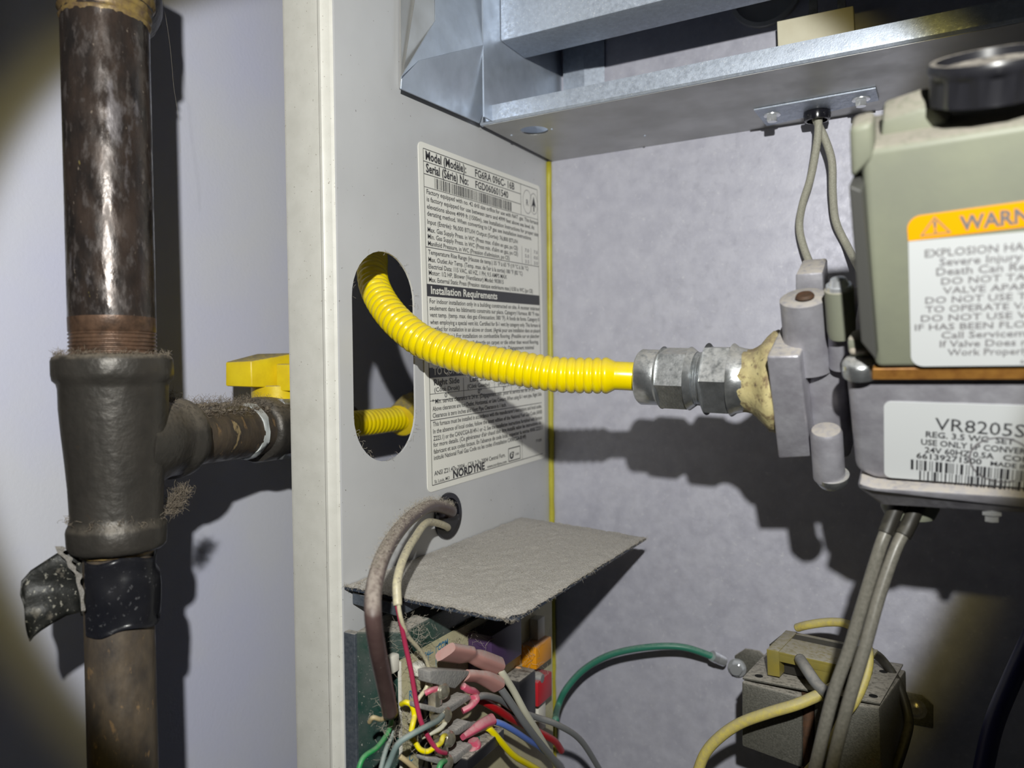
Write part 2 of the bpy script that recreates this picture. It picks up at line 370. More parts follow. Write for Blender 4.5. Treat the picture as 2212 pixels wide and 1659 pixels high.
# side panel with the oblong knockout and the round cable hole ------------------------------------
def holed_panel(bm, outer, holes, ext):
    """flat plate with holes, solid; outer and holes are lists of 3D points"""
    import mathutils
    nrm = V(ext).normalized(); ax = frame(nrm); to2 = lambda p: V((V(p).dot(ax[0]), V(p).dot(ax[1])))
    allp = [V(p) for p in outer] + [V(p) for h in holes for p in h]
    loops = []; k = 0
    for l in [outer] + holes: loops.append(list(range(k, k + len(l)))); k += len(l)
    edges = [(l[i], l[(i + 1) % len(l)]) for l in loops for i in range(len(l))]
    v2, e2, f2, ov, oe, of = mathutils.geometry.delaunay_2d_cdt([to2(p) for p in allp], edges, [], 0, 1e-7)
    def inside(p, l):
        c = False; n = len(l)
        for i in range(n):
            a, b = to2(allp[l[i]]), to2(allp[l[(i + 1) % n]])
            if (a.y > p.y) != (b.y > p.y) and p.x < (b.x - a.x) * (p.y - a.y) / (b.y - a.y) + a.x: c = not c
        return c
    base = V(outer[0]); n0 = base.dot(nrm)
    P = [ax[0] * v.x + ax[1] * v.y + nrm * n0 for v in v2]
    A = [bm.verts.new(p) for p in P]; B = [bm.verts.new(p + V(ext)) for p in P]; cnt = {}
    for f in f2:
        c = sum((v2[i] for i in f), V((0, 0))) / len(f)
        if inside(c, loops[0]) and not any(inside(c, h) for h in loops[1:]):
            bm.faces.new([A[i] for i in f]); bm.faces.new([B[i] for i in f][::-1])
            for i in range(len(f)):
                e = (f[i], f[(i + 1) % len(f)]); cnt[e] = 1
    for (a, b) in cnt:
        if (b, a) not in cnt: bm.faces.new((A[a], B[a], B[b], A[b]))
    return fix(bm)
# oblong hole outline read on the panel plane
ct, cb = on_x(830, 612, 0), on_x(832, 925, 0)
hw = (on_x(896, 760, 0).y - on_x(762, 760, 0).y) / 2
cy_ = (on_x(896, 760, 0).y + on_x(762, 760, 0).y) / 2
ztop, zbot = on_x(826, 543, 0).z, on_x(836, 996, 0).z
zt, zb = ztop - hw, zbot + hw
oblong = [V((0, cy_ + hw * math.cos(math.radians(a)), zt + hw * math.sin(math.radians(a)))) for a in range(0, 181, 10)] + \
         [V((0, cy_ + hw * math.cos(math.radians(a)), zb + hw * math.sin(math.radians(a)))) for a in range(180, 361, 10)]
hc = on_x(966, 1114, 0); hr = (on_x(966, 1066, 0).z - on_x(966, 1163, 0).z) / 2
rhole = [hc + V((0, math.cos(a) * hr, math.sin(a) * hr)) for a in [2 * math.pi * k / 28 for k in range(28)]]
bm = holed_panel(bmesh.new(), [V((0, YF + .0012, Z0)), V((0, YB + .001, Z0)), V((0, YB + .001, Z1)), V((0, YF + .0012, Z1))], [oblong, rhole], V((-0.0011, 0, 0)))
side = link('side_panel', bm, 'panel', cab)
# rim
def ux(u, y=YF): return on_y(u, 830, y).x
xa, xb_, xc_ = ux(621), ux(706), -0.0016
prof = [(xa, YF + .012), (xa - .0002, YF + .003), (xa + .001, YF + .0006), (xa + .003, YF), (xb_ - .002, YF - .0002), (xb_ - .0008, YF - .0011), (xb_ + .0006, YF - .0012),
        (xb_ + .0018, YF - .0002), (xc_ - .0012, YF + .0008), (xc_ - .0002, YF + .002), (xc_, YF + .012)]
zA, zB_ = on_y(605, 0, YF), on_y(637, 1659, YF)
def rimx(x, z):
    k = (z - zB_.z) / (zA.z - zB_.z); xl = zB_.x + (zA.x - zB_.x) * k; return xc_ + (x - xc_) * (xl - xc_) / (xa - xc_)
bm = hexa(bmesh.new(), [V((rimx(x, Z0), y, Z0)) for x, y in prof], [V((rimx(x, Z1), y, Z1)) for x, y in prof]); link('front_rim', bm, 'cream', cab, 25, label='cream painted front rim')
# rear panel (with the dark round port above the shelf)
pc = on_y(1655, -18, YB); pr = (on_y(1722, 0, YB) - on_y(1590, 0, YB)).length / 2
port = [pc + V((math.cos(a) * pr, 0, math.sin(a) * pr)) for a in [2 * math.pi * k / 32 for k in range(32)]]
bm = holed_panel(bmesh.new(), [V((0, YB, Z0)), V((0.5, YB, Z0)), V((0.5, YB, Z1)), V((0, YB, Z1))], [port], V((0, 0.0012, 0)))
link('rear_panel', bm, 'zinc', cab)
bm = bmesh.new(); lathe(bm, pc + V((0, 0.0005, 0)), Y_, [(0, pr + .0035), (-.003, pr + .003), (-.0035, pr + .0005), (0.02, pr - .002), (0.06, pr - .003), (0.061, 0.001)], 40); link('burner_port', bm, 'zincu', cab, 40)
bm = bmesh.new(); lathe(bm, pc + V((0, 0.0615, 0)), Y_, [(0, pr), (.002, pr)], 32); link('port_backing', bm, 'dark', cab)
bm = bmesh.new(); box(bm, (0.5006, (YF + YB) / 2, 1.0), (0.0012, YB - YF, Z1 - Z0)); link('side_panel', bm, 'panel', cab)
# yellow sealant bead down the rear corner
tp = V((0.0012, YB - .0016, on_y(1183, 352, YB).z)); pts = []
for k in range(60):
    z = tp.z - k * (tp.z - Z0) / 59; pts.append(V((0.0013 + 0.0004 * noise.noise(V((0, 0, z * 60))), YB - .0013, z)))
bm = tube(bmesh.new(), pts, 0.0018, 8, rfun=lambda s: 0.0022 + 0.0004 * noise.noise(V((5, 0, s * 90)))); fix(bm)
link('sealant_bead', bm, 'yseal', cab, True, label='yellow sealant bead in the rear corner')

# ---- shelf channel
zs = on_y(1186, 350, YB).z
yl = on_z(1046, 269, zs).y                                   # its front edge
lipH = on_y(1460, 150, yl).z - on_y(1460, 194, yl).z
hs = on_z(1154, 282, zs); sh = [hs + V((math.cos(a) * .0090, math.sin(a) * .0090, 0)) for a in [2 * math.pi * k / 24 for k in range(24)]]
iy = on_z(1765, 238, zs); ih = [iy + V((math.cos(a) * .006, math.sin(a) * .006, 0)) for a in [2 * math.pi * k / 24 for k in range(24)]]
bm = holed_panel(bmesh.new(), [V((.0040, yl + .002, zs)), V((.498, yl + .002, zs)), V((.498, YB - .0005, zs)), V((.0040, YB - .0005, zs))], [sh, ih], V((0, 0, .0011)))
link('burner_shelf', bm, 'zincu', cab)
pr_ = [(yl + .0035, zs), (yl + .0012, zs + .0004), (yl + .0002, zs + .0016), (yl, zs + .003), (yl, zs + lipH), (yl + .0012, zs + lipH), (yl + .0012, zs + .003), (yl + .0035, zs + .0011)]
bm = prism(bmesh.new(), [V((.0025, y, z)) for y, z in pr_], V((.495, 0, 0))); link('shelf_lip', bm, 'zincb', cab, 30)
bm = bmesh.new()
for u, v in ((1105, 292), (1192, 279), (1393, 293)):
    p = on_z(u, v, zs - .0001); lathe(bm, p + Z_ * .0004, -Z_, [(0, .0009), (.0007, .0008), (.0010, .0004)], 10)
link('rivet_dimples', bm, 'zincb', cab, True)['kind'] = 'stuff'

# ---- galvanised burner housing above: creased flange on the side panel, plate behind it
XH = .012
def bil(a, b, c): return lambda u, v: on_p(u, v, a, (b - a).cross(c - a).normalized())
pR, pL, pK = on_x(1046, 97, XH), on_x(868, 192, .0048), on_x(1036, 266, .0052)
PLw = bil(pL, pK, pR); pF = PLw(905, 131); PUp = bil(pF, pR, on_x(942, 40, .006))
bm = bmesh.new(); prism(bm, [PLw(868, 166), PLw(866, 192), PLw(1036, 266), PLw(1046, 240), pR, pF], V((-.0008, 0, 0)), .0002, 1); link('deflector_plate', bm, 'zincs', cab)
bm = bmesh.new(); prism(bm, [PUp(868, 166), pF, pR, PUp(1044, -260), PUp(940, -260), PUp(940, 44)], V((-.0008, 0, 0)), .0002, 1); link('housing_front', bm, 'zincs', cab)
bm = bmesh.new(); prism(bm, [on_x(864, -260, .0022), on_x(864, 190, .0016), on_x(869, 192, .0016), on_x(870, 168, .004), on_x(939, 46, .006), on_x(938, -260, .006)], V((-.001, .0006, 0)), .0002, 1)
link('housing_flange', bm, 'zincu', cab)
p_ = on_x(1046, 240, XH)
bm = bmesh.new(); prism(bm, [V((XH, p_.y, zs + .0012)), V((XH, YB - .0005, zs + .0012)), V((XH, YB - .0005, zs + .18)), V((XH, p_.y, zs + .18))], V((-.001, 0, 0))); link('housing_side', bm, 'zincs', cab)
# front drawer-like housing to the right of the seam with its underside return
yC = .418
g0 = on_y(1050, 97, yC); g0.x = .0125; zC = g0.z
bm = bmesh.new()
retd = on_z(1115, 130, zC).y - yC
pf = [(yC, zC + .14), (yC, zC + .0015), (yC + .0006, zC + .0004), (yC + .0018, zC), (yC + retd, zC), (yC + retd, zC + .0011), (yC + .002, zC + .0011), (yC + .0011, zC + .002), (yC + .0011, zC + .14)]
prism(bm, [V((g0.x, y, z)) for y, z in pf], V((.48, 0, 0))); link('housing_door', bm, 'zincb', cab, 30)
# corner post and the plate behind
bm = bmesh.new(); a = on_y(1217, 190, YB - .006); b = on_y(1262, 190, YB - .006)
prism(bm, [V((a.x, YB - .006, zs + .0012)), V((b.x, YB - .006, zs + .0012)), V((b.x, YB - .006, zs + .16)), V((a.x, YB - .006, zs + .16))], V((0, .001, 0)))
c = on_y(1306, 180, YB - .002)
prism(bm, [V((b.x, YB - .0058, zs + .0012)), V((c.x, YB - .002, zs + .0012)), V((c.x, YB - .002, zs + .16)), V((b.x, YB - .0058, zs + .16))], V((-.0005, .001, 0)))
link('corner_post', bm, 'zincb', cab)

# ================================================================== RATING LABEL
LT, LBt, RT, RB = on_x(903, 303, .0004), on_x(922, 1066, .0004), on_x(1167, 402, .0004), on_x(1176, 990, .0004)
W = (RT - LT).length; H = (LBt - LT).length
du = ((RT - LT).normalized() + (RB - LBt).normalized()).normalized(); 
dv = (LBt - LT); dv = (dv - du * dv.dot(du)).normalized()
W = ((RT - LT).dot(du) + (RB - LBt).dot(du)) / 2
def LBp(a, b, lift=0.0): return LT + du * (a * W) + dv * (b * H) + X_ * lift
bm = bmesh.new()
prism(bm, [LT + du * x + dv * (H - y) for x, y in rounded(W, H, .0035)], V((-.00035, 0, 0)))
lab = link('rating_label', bm, 'label', cab, label='cream paper rating label printed in black')
bm = bmesh.new()
VL = lambda y: (y - 303) / 763.0                       # photo row at the label's left edge -> label fraction
li = .00012
def rule(a0, b0, a1, b1, t=.0004):
    p, q = LBp(a0, b0, li), LBp(a1, b1, li); d = (q - p).normalized(); s = d.cross(X_).normalized() * t / 2
    rquad(bm, [p - s, q - s, q + s, p + s])
def line(y, s, a0=0.045, a1=0.96, h=12.0, bold=.012, mi=0):
    text_faces(bm, s, LBp(a0, VL(y), li), du, -dv, h / 763 * H * 1.28, width=(a1 - a0) * W, bold=bold, mi=mi)
mL, mR, mT, mB = .03, .97, VL(316), VL(1052)
rule(mL, mT, mR, mT); rule(mL, mT, mL, mB); rule(mR, mT, mR, VL(792)); rule(mL, mB, mR, mB); rule(mL, VL(792), mL, mB)
rule(mL, VL(343), .80, VL(343)); rule(mL, VL(370), .80, VL(370)); rule(.80, mT, .80, VL(398)); rule(mL, VL(398), mR, VL(398), .0003)
line(338, 'Model (Modèle):', .045, .33, 21, .03); line(338, 'FG6RA 096C- 16B', .40, .74, 20, .02)
line(365, 'Serial (Série) No:', .045, .345, 21, .03); line(365, 'FGD060601540', .40, .68, 19, .02)
rb = random.Random(3); x = .10
while x < .70:
    wd = rb.choice((.0025, .0025, .005, .0075)); rquad(bm, [LBp(x, VL(373), li), LBp(x + wd, VL(373), li), LBp(x + wd, VL(396), li), LBp(x, VL(396), li)]); x += wd + rb.choice((.0025, .004, .006))
def ring(cx, cy, rx, ry, t=.0004):
    n = 28; pp = [LBp(cx + rx * math.cos(2 * math.pi * k / n), cy + ry * math.sin(2 * math.pi * k / n), li) for k in range(n)]
    c = LBp(cx, cy, li); qq = [p + (c - p).normalized() * t for p in pp]
    for k in range(n): rquad(bm, [pp[k], pp[(k + 1) % n], qq[(k + 1) % n], qq[k]], 1)
ring(.865, .072, .045, .042); ring(.93, .072, .04, .038)
text_faces(bm, 'R', LBp(.865, .085, li), du, -dv, .006, bold=.02, mi=1, align='C')
rquad(bm, [LBp(.93, .045, li), LBp(.952, .085, li), LBp(.93, .075, li), LBp(.908, .085, li)], 0)
rquad(bm, [LBp(.925, .07, li), LBp(.935, .07, li), LBp(.935, .1, li), LBp(.925, .1, li)], 0)
T = [(412, 'Factory equipped with no. 42 drill size orifice for use with NAT. gas. This furnace', .97), (428, 'is factory equipped for use between zero and 4999 feet above sea level. At', .93),
 (444, 'elevations above 4999 ft (1500m), see Installation Instructions for proper size', .97), (459, 'derating method. When converting to LP gas see installation instructions.', .90),
 (477, 'Input (Entrée): 96,000 BTU/H Output (Sortie): 76,800 BTU/H', .76), (494, "Max. Gas Supply Press. in WC (Press max. d'alim en gaz, po CE)", .76),
 (509, "Min. Gas Supply Press. in WC (Press min. d'alim en gaz, po CE)", .76), (524, "Manifold Pressure, in WC (Pression d'admission, po CE)", .68),
 (543, 'Temperature Rise Range (Hausse de temp.) 35 °F à 65 °F (19 °C à 36 °C)', .86), (559, "Max. Outlet Air Temp. (Temp. max. de l'air à la sortie) 180 °F (82 °C)", .80),
 (574, 'Electrical Data: 115 VAC, 60 HZ, 1 PH, 9.5 AMPS MAX', .65), (588, 'Motor: 1/2 HP, Blower (Ventilateur) Model: 903815', .62),
 (603, 'Max. External Static Press (Pression statique extérieure max.) 0.50 in WC (po CE)', .90),
 (650, 'For indoor installation only in a building constructed on site. À monter intérieur', .97), (665, 'seulement dans les bâtiments construits sur place. Category I furnace. 80 °F rise', .96),
 (680, "vent temp. (temp. max. des gaz d'évacuation: 380 °F). À fonds de fonte. Category II", .96), (696, 'when employing a special vent kit. Certified for B-1 vent by category only. This furnace is', .97),
 (711, 'certified for installation in an alcove or closet. (Agréé pour une installation dans un placard', .97), (726, 'ou une alcôve.) For installation on combustible flooring. (Possible sur un plancher', .96),
 (742, 'combustible.) Do not install directly on carpet or tile other than wood flooring.', .95), (757, "Minimum clearances from combustible materials. Dégagement minimal", .90),
 (872, '* Min. service clearance is 24 in. (Dégagement min. pour le service est de 24 po)', .90), (888, 'Above clearances are for Outlet, Horizontal, or Line Contact. When using B-1 vent pipe, Right Side', .97),
 (903, 'Clearance is zero inches and Vent Pipe Clearance is 1 inch.', .62), (922, "This furnace must be installed in accordance with the manufacturer's instructions and local codes.", .97),
 (938, 'In the absence of local codes, follow the latest edition of the National Fuel Gas Code (ANSI', .97), (954, 'Z223.1) or the CAN/CGA-B149-1 or -2. See the installation instructions furnished with furnace', .97),
 (968, "for more details. (Ce générateur d'air chaud doit être installé selon les instructions du", .96), (983, "fabricant et aux codes locaux. En l'absence de code local, respecter la norme ANSI Z223.1", .97),
 (997, "intitulé National Fuel Gas Code ou les codes d'installation CAN/CGA-B149)", .80)]
for y, s, a1 in T: line(y, s, .045, a1, 11.5)
rule(mL, VL(528), .99 - .02, VL(528)); rule(.80, VL(481), .80, VL(528), .0003); rule(.89, VL(481), .89, VL(528), .0003)
for yy, s in ((494, '7.0'), (509, '5.0'), (524, '3.5')): line(yy, s, .83, .87, 10, mi=1); line(yy, s.replace('5', '0'), .92, .96, 10, mi=1)
def bar(y0, y1, s, a1=.56):
    rquad(bm, [LBp(mL, VL(y0), li), LBp(mR, VL(y0), li), LBp(mR, VL(y1), li), LBp(mL, VL(y1), li)], 0)
    text_faces(bm, s, LBp(.055, VL(y1 - 6), li + .0001), du, -dv, 19 / 763 * H * 1.28, width=(a1 - .055) * W, bold=.02, mi=2)
bar(608, 635, 'Installation Requirements'); bar(792, 814, 'TO COMBUSTIBLE MATERIALS', .62)
line(831, 'Right Side', .06, .24, 15, .02); line(831, 'Left Side', .32, .47, 15, .02); line(831, 'Front', .56, .64, 14); line(831, 'Back', .71, .79, 14); line(831, 'Vent', .86, .94, 14)
line(846, '(Côté Droit)', .06, .24, 11); line(846, '(Côté Gauche)', .30, .48, 11); line(846, '(Avant)', .55, .65, 11); line(846, '(Arrière)', .70, .80, 11)
for xx, s in ((.13, '0"'), (.38, '0"'), (.59, '3"'), (.74, '0"'), (.89, '6"')): line(861, s, xx, xx + .03, 12)
rule(mL, VL(850), mR, VL(850), .0003); rule(mL, VL(865), mR, VL(865), .0003); rule(mL, VL(908), mR, VL(908))
for xx in (.27, .52, .67, .83): rule(xx, VL(820), xx, VL(865), .0003)
line(1032, 'ANSI Z21.47a-2004 - CSA 2.3a-2004 Central Furn.', .045, .60, 11.5); line(1049, 'St. Louis, MO', .045, .15, 8.5)
line(1049, 'NORDYNE', .175, .42, 20, .04); line(1049, 'www.nordyne.com', .44, .61, 9)
for (a, b, c, d) in ((.63, 1014, .74, 1014), (.63, 1047, .74, 1047), (.63, 1014, .63, 1047), (.74, 1014, .74, 1047)): rule(a, VL(b), c, VL(d), .0006)
line(1041, 'σ', .64, .68, 22, .05); line(1036, 'GAMA', .69, .73, 7, mi=1); line(1016, '7100', .90, .96, 9, mi=1); rule(.76, VL(1000), .76, VL(1052), .0003)
link('label_print', bm, ('ink', 'inkg', 'label'), lab)

# ================================================================== LEFT GAS PIPING
def pipe_pts(uv_w):
    return [(on_pipe(u, v), w) for u, v, w in uv_w]
PD = .33
pt, pb = at(228, 60, PD), at(267, 1659, PD * 1.0)
rT = 87 / F * PD; rL = 69 / F * PD
gas = thing('gas_piping', pb, 'dark iron gas pipe with threaded tee, standing against the wall at far left', 'pipe')
axis = (pb - pt).normalized()
def onpipe(v):
    t = (v - 60) / (1659 - 60); p = pt.lerp(pb, t)
    for _ in range(6):
        q = p - CAM; vv = V0 + F * q.dot(down) / q.dot(fwd); p += axis * (v - vv) / F * PD
    return p
p0, p1 = onpipe(-160), onpipe(690); dA = (p1 - p0)
bm = bmesh.new(); lathe(bm, p0, dA, [(0, rT), (dA.length, rT * .985)], 64); link('upper_pipe', bm, 'iron', gas, 40, label='dark shiny upper pipe')
q0, q1 = onpipe(688), onpipe(772); L_ = (q1 - q0).length
pf = [(0, rT * .99), (L_ * .35, rT * .985)]
for k in range(6):
    t = L_ * (.38 + .1 * k); pf += [(t, rT * .955), (t + L_ * .025, rT * .985), (t + L_ * .05, rT * .99), (t + L_ * .075, rT * .955)]
bm = bmesh.new(); lathe(bm, q0, axis, pf, 64); link('threaded_end', bm, 'thread', gas, 60, label='brown rusty threaded pipe end')
# tee body (reducing) : read widths
tc0 = onpipe(770)
def tl_(v): return (onpipe(v) - tc0).dot(axis)
def rr(px): return px * .895 / F * PD
tee = [(768, 100), (769, 122), (773, 130), (780, 132.5), (808, 132.5), (820, 130), (828, 122), (838, 120), (880, 119), (930, 115), (990, 108), (1050, 104), (1110, 101), (1124, 103), (1133, 108), (1142, 110.5), (1172, 109), (1180, 106), (1186, 99), (1187, 84)]
bm = bmesh.new(); lathe(bm, tc0, axis, [(tl_(v), rr(r)) for v, r in tee], 72, jit=.0004)
link('pipe_tee', bm, 'cast', gas, 50, label='cast iron tee')
# branch
bc = onpipe(958)
bt = on_x(628, 922, -.100); bdir = (bt - bc).normalized()
rbm = .0148
bm = bmesh.new(); blen = (on_x(445, 950, -.088) - bc).length
tb = .030
lathe(bm, bc, bdir, [(0, .0208), (.012, .0205), (.0180, .0204), (.023, .0194), (.029, .0184), (.033, .0186), (.0345, .0196), (.039, .0196), (.0410, .0190), (.0415, .0155)], 56, jit=.0005)
link('tee_outlet', bm, 'cast', gas, 50)
bend = bc + bdir * .22
bm = bmesh.new(); lathe(bm, bc + bdir * .041, bdir, [(0, rbm * 1.0), (.18, rbm)], 48, jit=.0002); link('branch_pipe', bm, 'ironlow', gas, 40, label='dusty side pipe running behind the cabinet rim')
bm = bmesh.new(); lathe(bm, bc + bdir * .094, bdir, [(0, rbm + .0001), (.001, rbm + .0005), (.003, rbm + .0008), (.006, rbm + .0009), (.0065, rbm + .0001)], 48, jit=.0012)
link('seal_tape', bm, 'teflon', gas, 50, label='strip of white thread tape on the side pipe')
# union / coupling behind
bm = bmesh.new(); lathe(bm, bc + bdir * .108, bdir, [(0, rbm), (.001, .0180), (.003, .0190), (.020, .0190), (.022, .0185), (.0225, rbm)], 48, jit=.0004); link('coupling', bm, 'cast', gas, 50)
# lower pipe
l0, l1 = onpipe(1180), onpipe(1820)
bm = bmesh.new(); lathe(bm, l0, l1 - l0, [(0, rL), ((l1 - l0).length, rL)], 56); link('lower_pipe', bm, 'ironlow', gas, 40, label='narrower brown scratched lower pipe')
bm = bmesh.new(); lathe(bm, onpipe(1183), axis, [(0, rL), (.0002, rL + .0014), (.0022, rL + .0012), (.0025, rL)], 56, jit=.0005); link('sealant_ring', bm, 'oldbrass', gas, 50, label='orange brown sealant ring under the tee')
# top elbow: socket band around the pipe, body going up and back
e0 = onpipe(112); et = lambda v: (e0 - onpipe(v)).dot(-axis) * -1
bm = bmesh.new(); ee = [(64, 97), (56, 98), (50, 101), (46, 98), (38, 99), (32, 104), (26, 100), (18, 101), (12, 106), (5, 112), (-10, 120), (-60, 124), (-190, 124)]
lathe(bm, onpipe(62), -axis, [((onpipe(62) - onpipe(v)).length, rr(r * (.99 if v > 0 else .92))) for v, r in ee], 56, jit=.0005)
link('sealant_ring', bm, 'oldbrass', gas, 50, label='golden sealant ring below the top fitting')
bm = bmesh.new(); A = onpipe(16)
lathe(bm, A, -axis, [(0, rr(100)), (.0003, rr(105)), (.003, rr(109)), (.022, rr(109)), (.035, rr(109))], 48, hexes=(2, 3, 4), phase=.3); 
bdir2 = (V((-.80, .60, 0))).normalized()
lathe(bm, A - axis * .020, bdir2, [(0, .019), (.018, .0225), (.040, .0225), (.0405, .019), (.0410, .014)], 40, jit=.0004)
link('top_fitting', bm, 'cast', gas, 45)

# lint on branch and tee
def top_line(a, b, r, n=40): 
    up_ = Z_ - (b - a).normalized() * Z_.dot((b - a).normalized()); up_.normalize()
    return [a.lerp(b, k / n) + up_ * r for k in range(n + 1)]
cl = top_line(bc + bdir * .023, bc + bdir * .13, rbm + .0005)
sidew = bdir.cross(Z_).normalized()
cl2 = [p + sidew * s * rbm * .6 - Z_ * rbm * .18 for p in cl for s in (-1, 1)] + cl * 2
bm = bmesh.new(); clump(bm, cl2, 160, .0015, 5); strands(bm, cl2, 3500, .0032, .00006, .4, .0018, 6)
tc_ = [bc + bdir * .024 + Z_ * .0195, bc + bdir * .028 + Z_ * .0180, bc + bdir * .020 + Z_ * .0215, bc + bdir * .032 + Z_ * .0185]
clump(bm, tc_, 10, .003, 8); strands(bm, tc_, 1200, .0034, .00006, .4, .0024, 9)
lo = [at(385, 1072, PD + .02), at(378, 1085, PD + .02), at(395, 1062, PD + .02), at(372, 1095, PD + .015)]
strands(bm, lo, 500, .0045, .00007, -.1, .0014, 12)
rim = [onpipe(769) + (right * math.cos(a) + fwd * math.sin(a)) * rr(118) for a in [math.pi * 2 * k / 50 for k in range(50)]]
strands(bm, rim, 900, .0022, .00006, .3, .0008, 15)
rim = [onpipe(1118) + (right * math.cos(a) + fwd * math.sin(a)) * rr(107) for a in [math.pi * 2 * k / 50 for k in range(50)]]
strands(bm, rim, 160, .003, .00008, .3, .0008, 16)
o = link('lint', bm, 'lintd', None, False, origin=bc + bdir * .06); props(o, 'grey brown fluffy lint lying on the tee and side pipe', 'lint', kind='stuff')
# cobweb threads
bm = bmesh.new()
for (a, b) in (((352, 0), (375, 185)), ((350, 60), (333, 30)), ((352, 48), (331, 75)), ((375, 185), (390, 330))):
    tube(bm, spline([at(a[0], a[1], .37), at((a[0] + b[0]) / 2 + 3, (a[1] + b[1]) / 2, .372), at(b[0], b[1], .372)], 6), .00005, 3)
o = link('cobweb', bm, 'lint', None, False, origin=at(352, 60, .37)); props(o, 'thin cobweb threads hanging beside the upper left pipe', 'cobweb', kind='stuff')

# ---- black tape: wrap + hanging flap
tp_ = thing('black_tape', onpipe(1270), 'loose black vinyl tape peeling off the lower left pipe below the tee', 'tape')
bm = bmesh.new(); NN = 44; rows = 14; g = []
for i in range(NN + 1):
    a = math.radians(-30 + 190 * i / NN)             # angle around pipe seen from the camera
    row = []
    for j in range(rows + 1):
        v = 1196 + (1352 - 1196) * j / rows * (1.0 - .0 * i / NN) - (18 * (i / NN) if j > rows - 2 else 0) + 6 * math.sin(i * .3)
        c = onpipe(v); r = rL + .0012 + .0009 * noise.noise(V((a * 2, v * .02, 3))) + (.0014 if 12 < i and j > 3 else 0) * min(1, (i - 12) / 10)
        row.append(bm.verts.new(c + (right * math.sin(a) - fwd * math.cos(a)) * r))
    g.append(row)
for i in range(NN):
    for j in range(rows): bm.faces.new((g[i][j], g[i + 1][j], g[i + 1][j + 1], g[i][j + 1]))
bmesh.ops.solidify(bm, geom=bm.faces[:], thickness=.0003); link('tape_wrap', fix(bm), 'tape', tp_, True)
bm = bmesh.new(); strip = [((205, 1196), (205, 1330)), ((175, 1192), (178, 1330)), ((150, 1185), (172, 1322)), ((122, 1195), (140, 1330)), ((95, 1215), (115, 1345)), ((70, 1232), (92, 1362)), ((48, 1255), (76, 1376)), ((42, 1285), (66, 1386))]
g = []
for k, (a, b) in enumerate(strip):
    row = []
    for j in range(9):
        t = j / 8; dd = PD - .004 - k * .0022 + .005 * math.sin(k * .9) * (t - .3) + .0012 * math.sin(t * 9 + k)
        row.append(bm.verts.new(at(a[0] + (b[0] - a[0]) * t + 4 * math.sin(t * 5 + k), a[1] + (b[1] - a[1]) * t, dd)))
    g.append(row)
for i in range(len(g) - 1):
    for j in range(8): bm.faces.new((g[i][j], g[i + 1][j], g[i + 1][j + 1], g[i][j + 1]))
bmesh.ops.subdivide_edges(bm, edges=bm.edges[:], cuts=1, use_grid_fill=True, smooth=.6)
bmesh.ops.solidify(bm, geom=bm.faces[:], thickness=.0003); link('tape_flap', fix(bm), 'tapeback', tp_, True, label='dusty sticky flap of tape hanging left')
bm = bmesh.new(); pth = [at(u, v, PD - .017) for u, v in ((121, 1180), (128, 1195), (145, 1210), (150, 1225), (165, 1240), (168, 1260), (176, 1290), (178, 1320))]
sp = spline(pth, 6); g = []
for k, p in enumerate(sp): g.append((bm.verts.new(p + right * (.0028 + .001 * math.sin(k * .8)) * (1 - .7 * k / len(sp))), bm.verts.new(p - right * .0005), ))
for a, b in zip(g, g[1:]): bm.faces.new((a[0], b[0], b[1], a[1]))
bmesh.ops.solidify(bm, geom=bm.faces[:], thickness=.0004); link('tape_curl', fix(bm), 'felt', tp_, True, label='linty curled tape edge')

# ---- ball valve on the branch behind the rim
bv = thing('ball_valve', bc + bdir * .15, 'yellow lever handled ball valve on the side pipe, half behind the cabinet rim', 'valve')
vb = bc + bdir * .150
bm = bmesh.new(); lathe(bm, vb - bdir * .03, bdir, [(0, .0175), (.001, .0205), (.012, .0205), (.013, .018), (.03, .0195), (.047, .018), (.048, .0205), (.059, .0205), (.06, .0175)], 48, hexes=(1, 2, 6, 7)); link('valve_body', bm, 'steelp', bv, 40)
dH = depth(on_x(590, 860, -.098)) + .0
def H_(u, v, k=0): return at(u, v, dH + k)
hubc = H_(600, 858, .006)
bm = bmesh.new(); lathe(bm, hubc - Z_ * .002, Z_, [(0, .0145), (.001, .0155), (.009, .0155), (.0095, .015)], 40); link('handle_hub', bm, 'ypaint', bv, 40)
bm = bmesh.new()
A = [H_(487, 782, -.012), H_(542, 780, -.016), H_(544, 836, -.016), H_(487, 834, -.012)]
B = [H_(556, 764, .012), H_(640, 762, .006), H_(640, 838, .006), H_(560, 838, .012)]
hexa(bm, A, B, .0008); link('handle_lever', bm, 'ypaint', bv, 30)
bm = bmesh.new(); prism(bm, [H_(596, 786, -.008), H_(660, 786, -.010), H_(660, 845, -.010), H_(597, 845, -.008)], V((-.006, .018, 0)), .001); link('handle_wing', bm, 'ypaint', bv, 30)

# ================================================================== YELLOW GAS CONNECTOR
hose = thing('gas_connector', on_y(1383, 814, .352), 'bright yellow corrugated flexible gas hose curving from oblong panel hole to gas valve', 'hose')
YV = .352
def ax(u): return on_y(u, 814 + (u - 1383) * .034, YV)
adir = (ax(1612) - ax(1383)).normalized()
a0 = ax(1383)
hp = [ax(1378), at(1330, 811.5, .3715), at(1255, 811, .3755), at(1195, 808, .379), at(1110, 794, .385), at(1036, 779, .391), at(973, 762, .3965)]
hp += [at(914, 738, .4035), at(874, 709, .411), at(845, 680, .4185), at(822, 647, .428), at(808, 615, .438), at(804, 586, .447), on_x(806, 556, -.054)]
e = hp[-1]
hp += [on_x(798, 528, -.062), on_x(768, 505, -.070), on_x(725, 512, -.078), on_x(696, 560, -.084), on_x(682, 640, -.088), on_x(676, 740, -.092), on_x(680, 830, -.094), on_x(703, 890, -.095)]
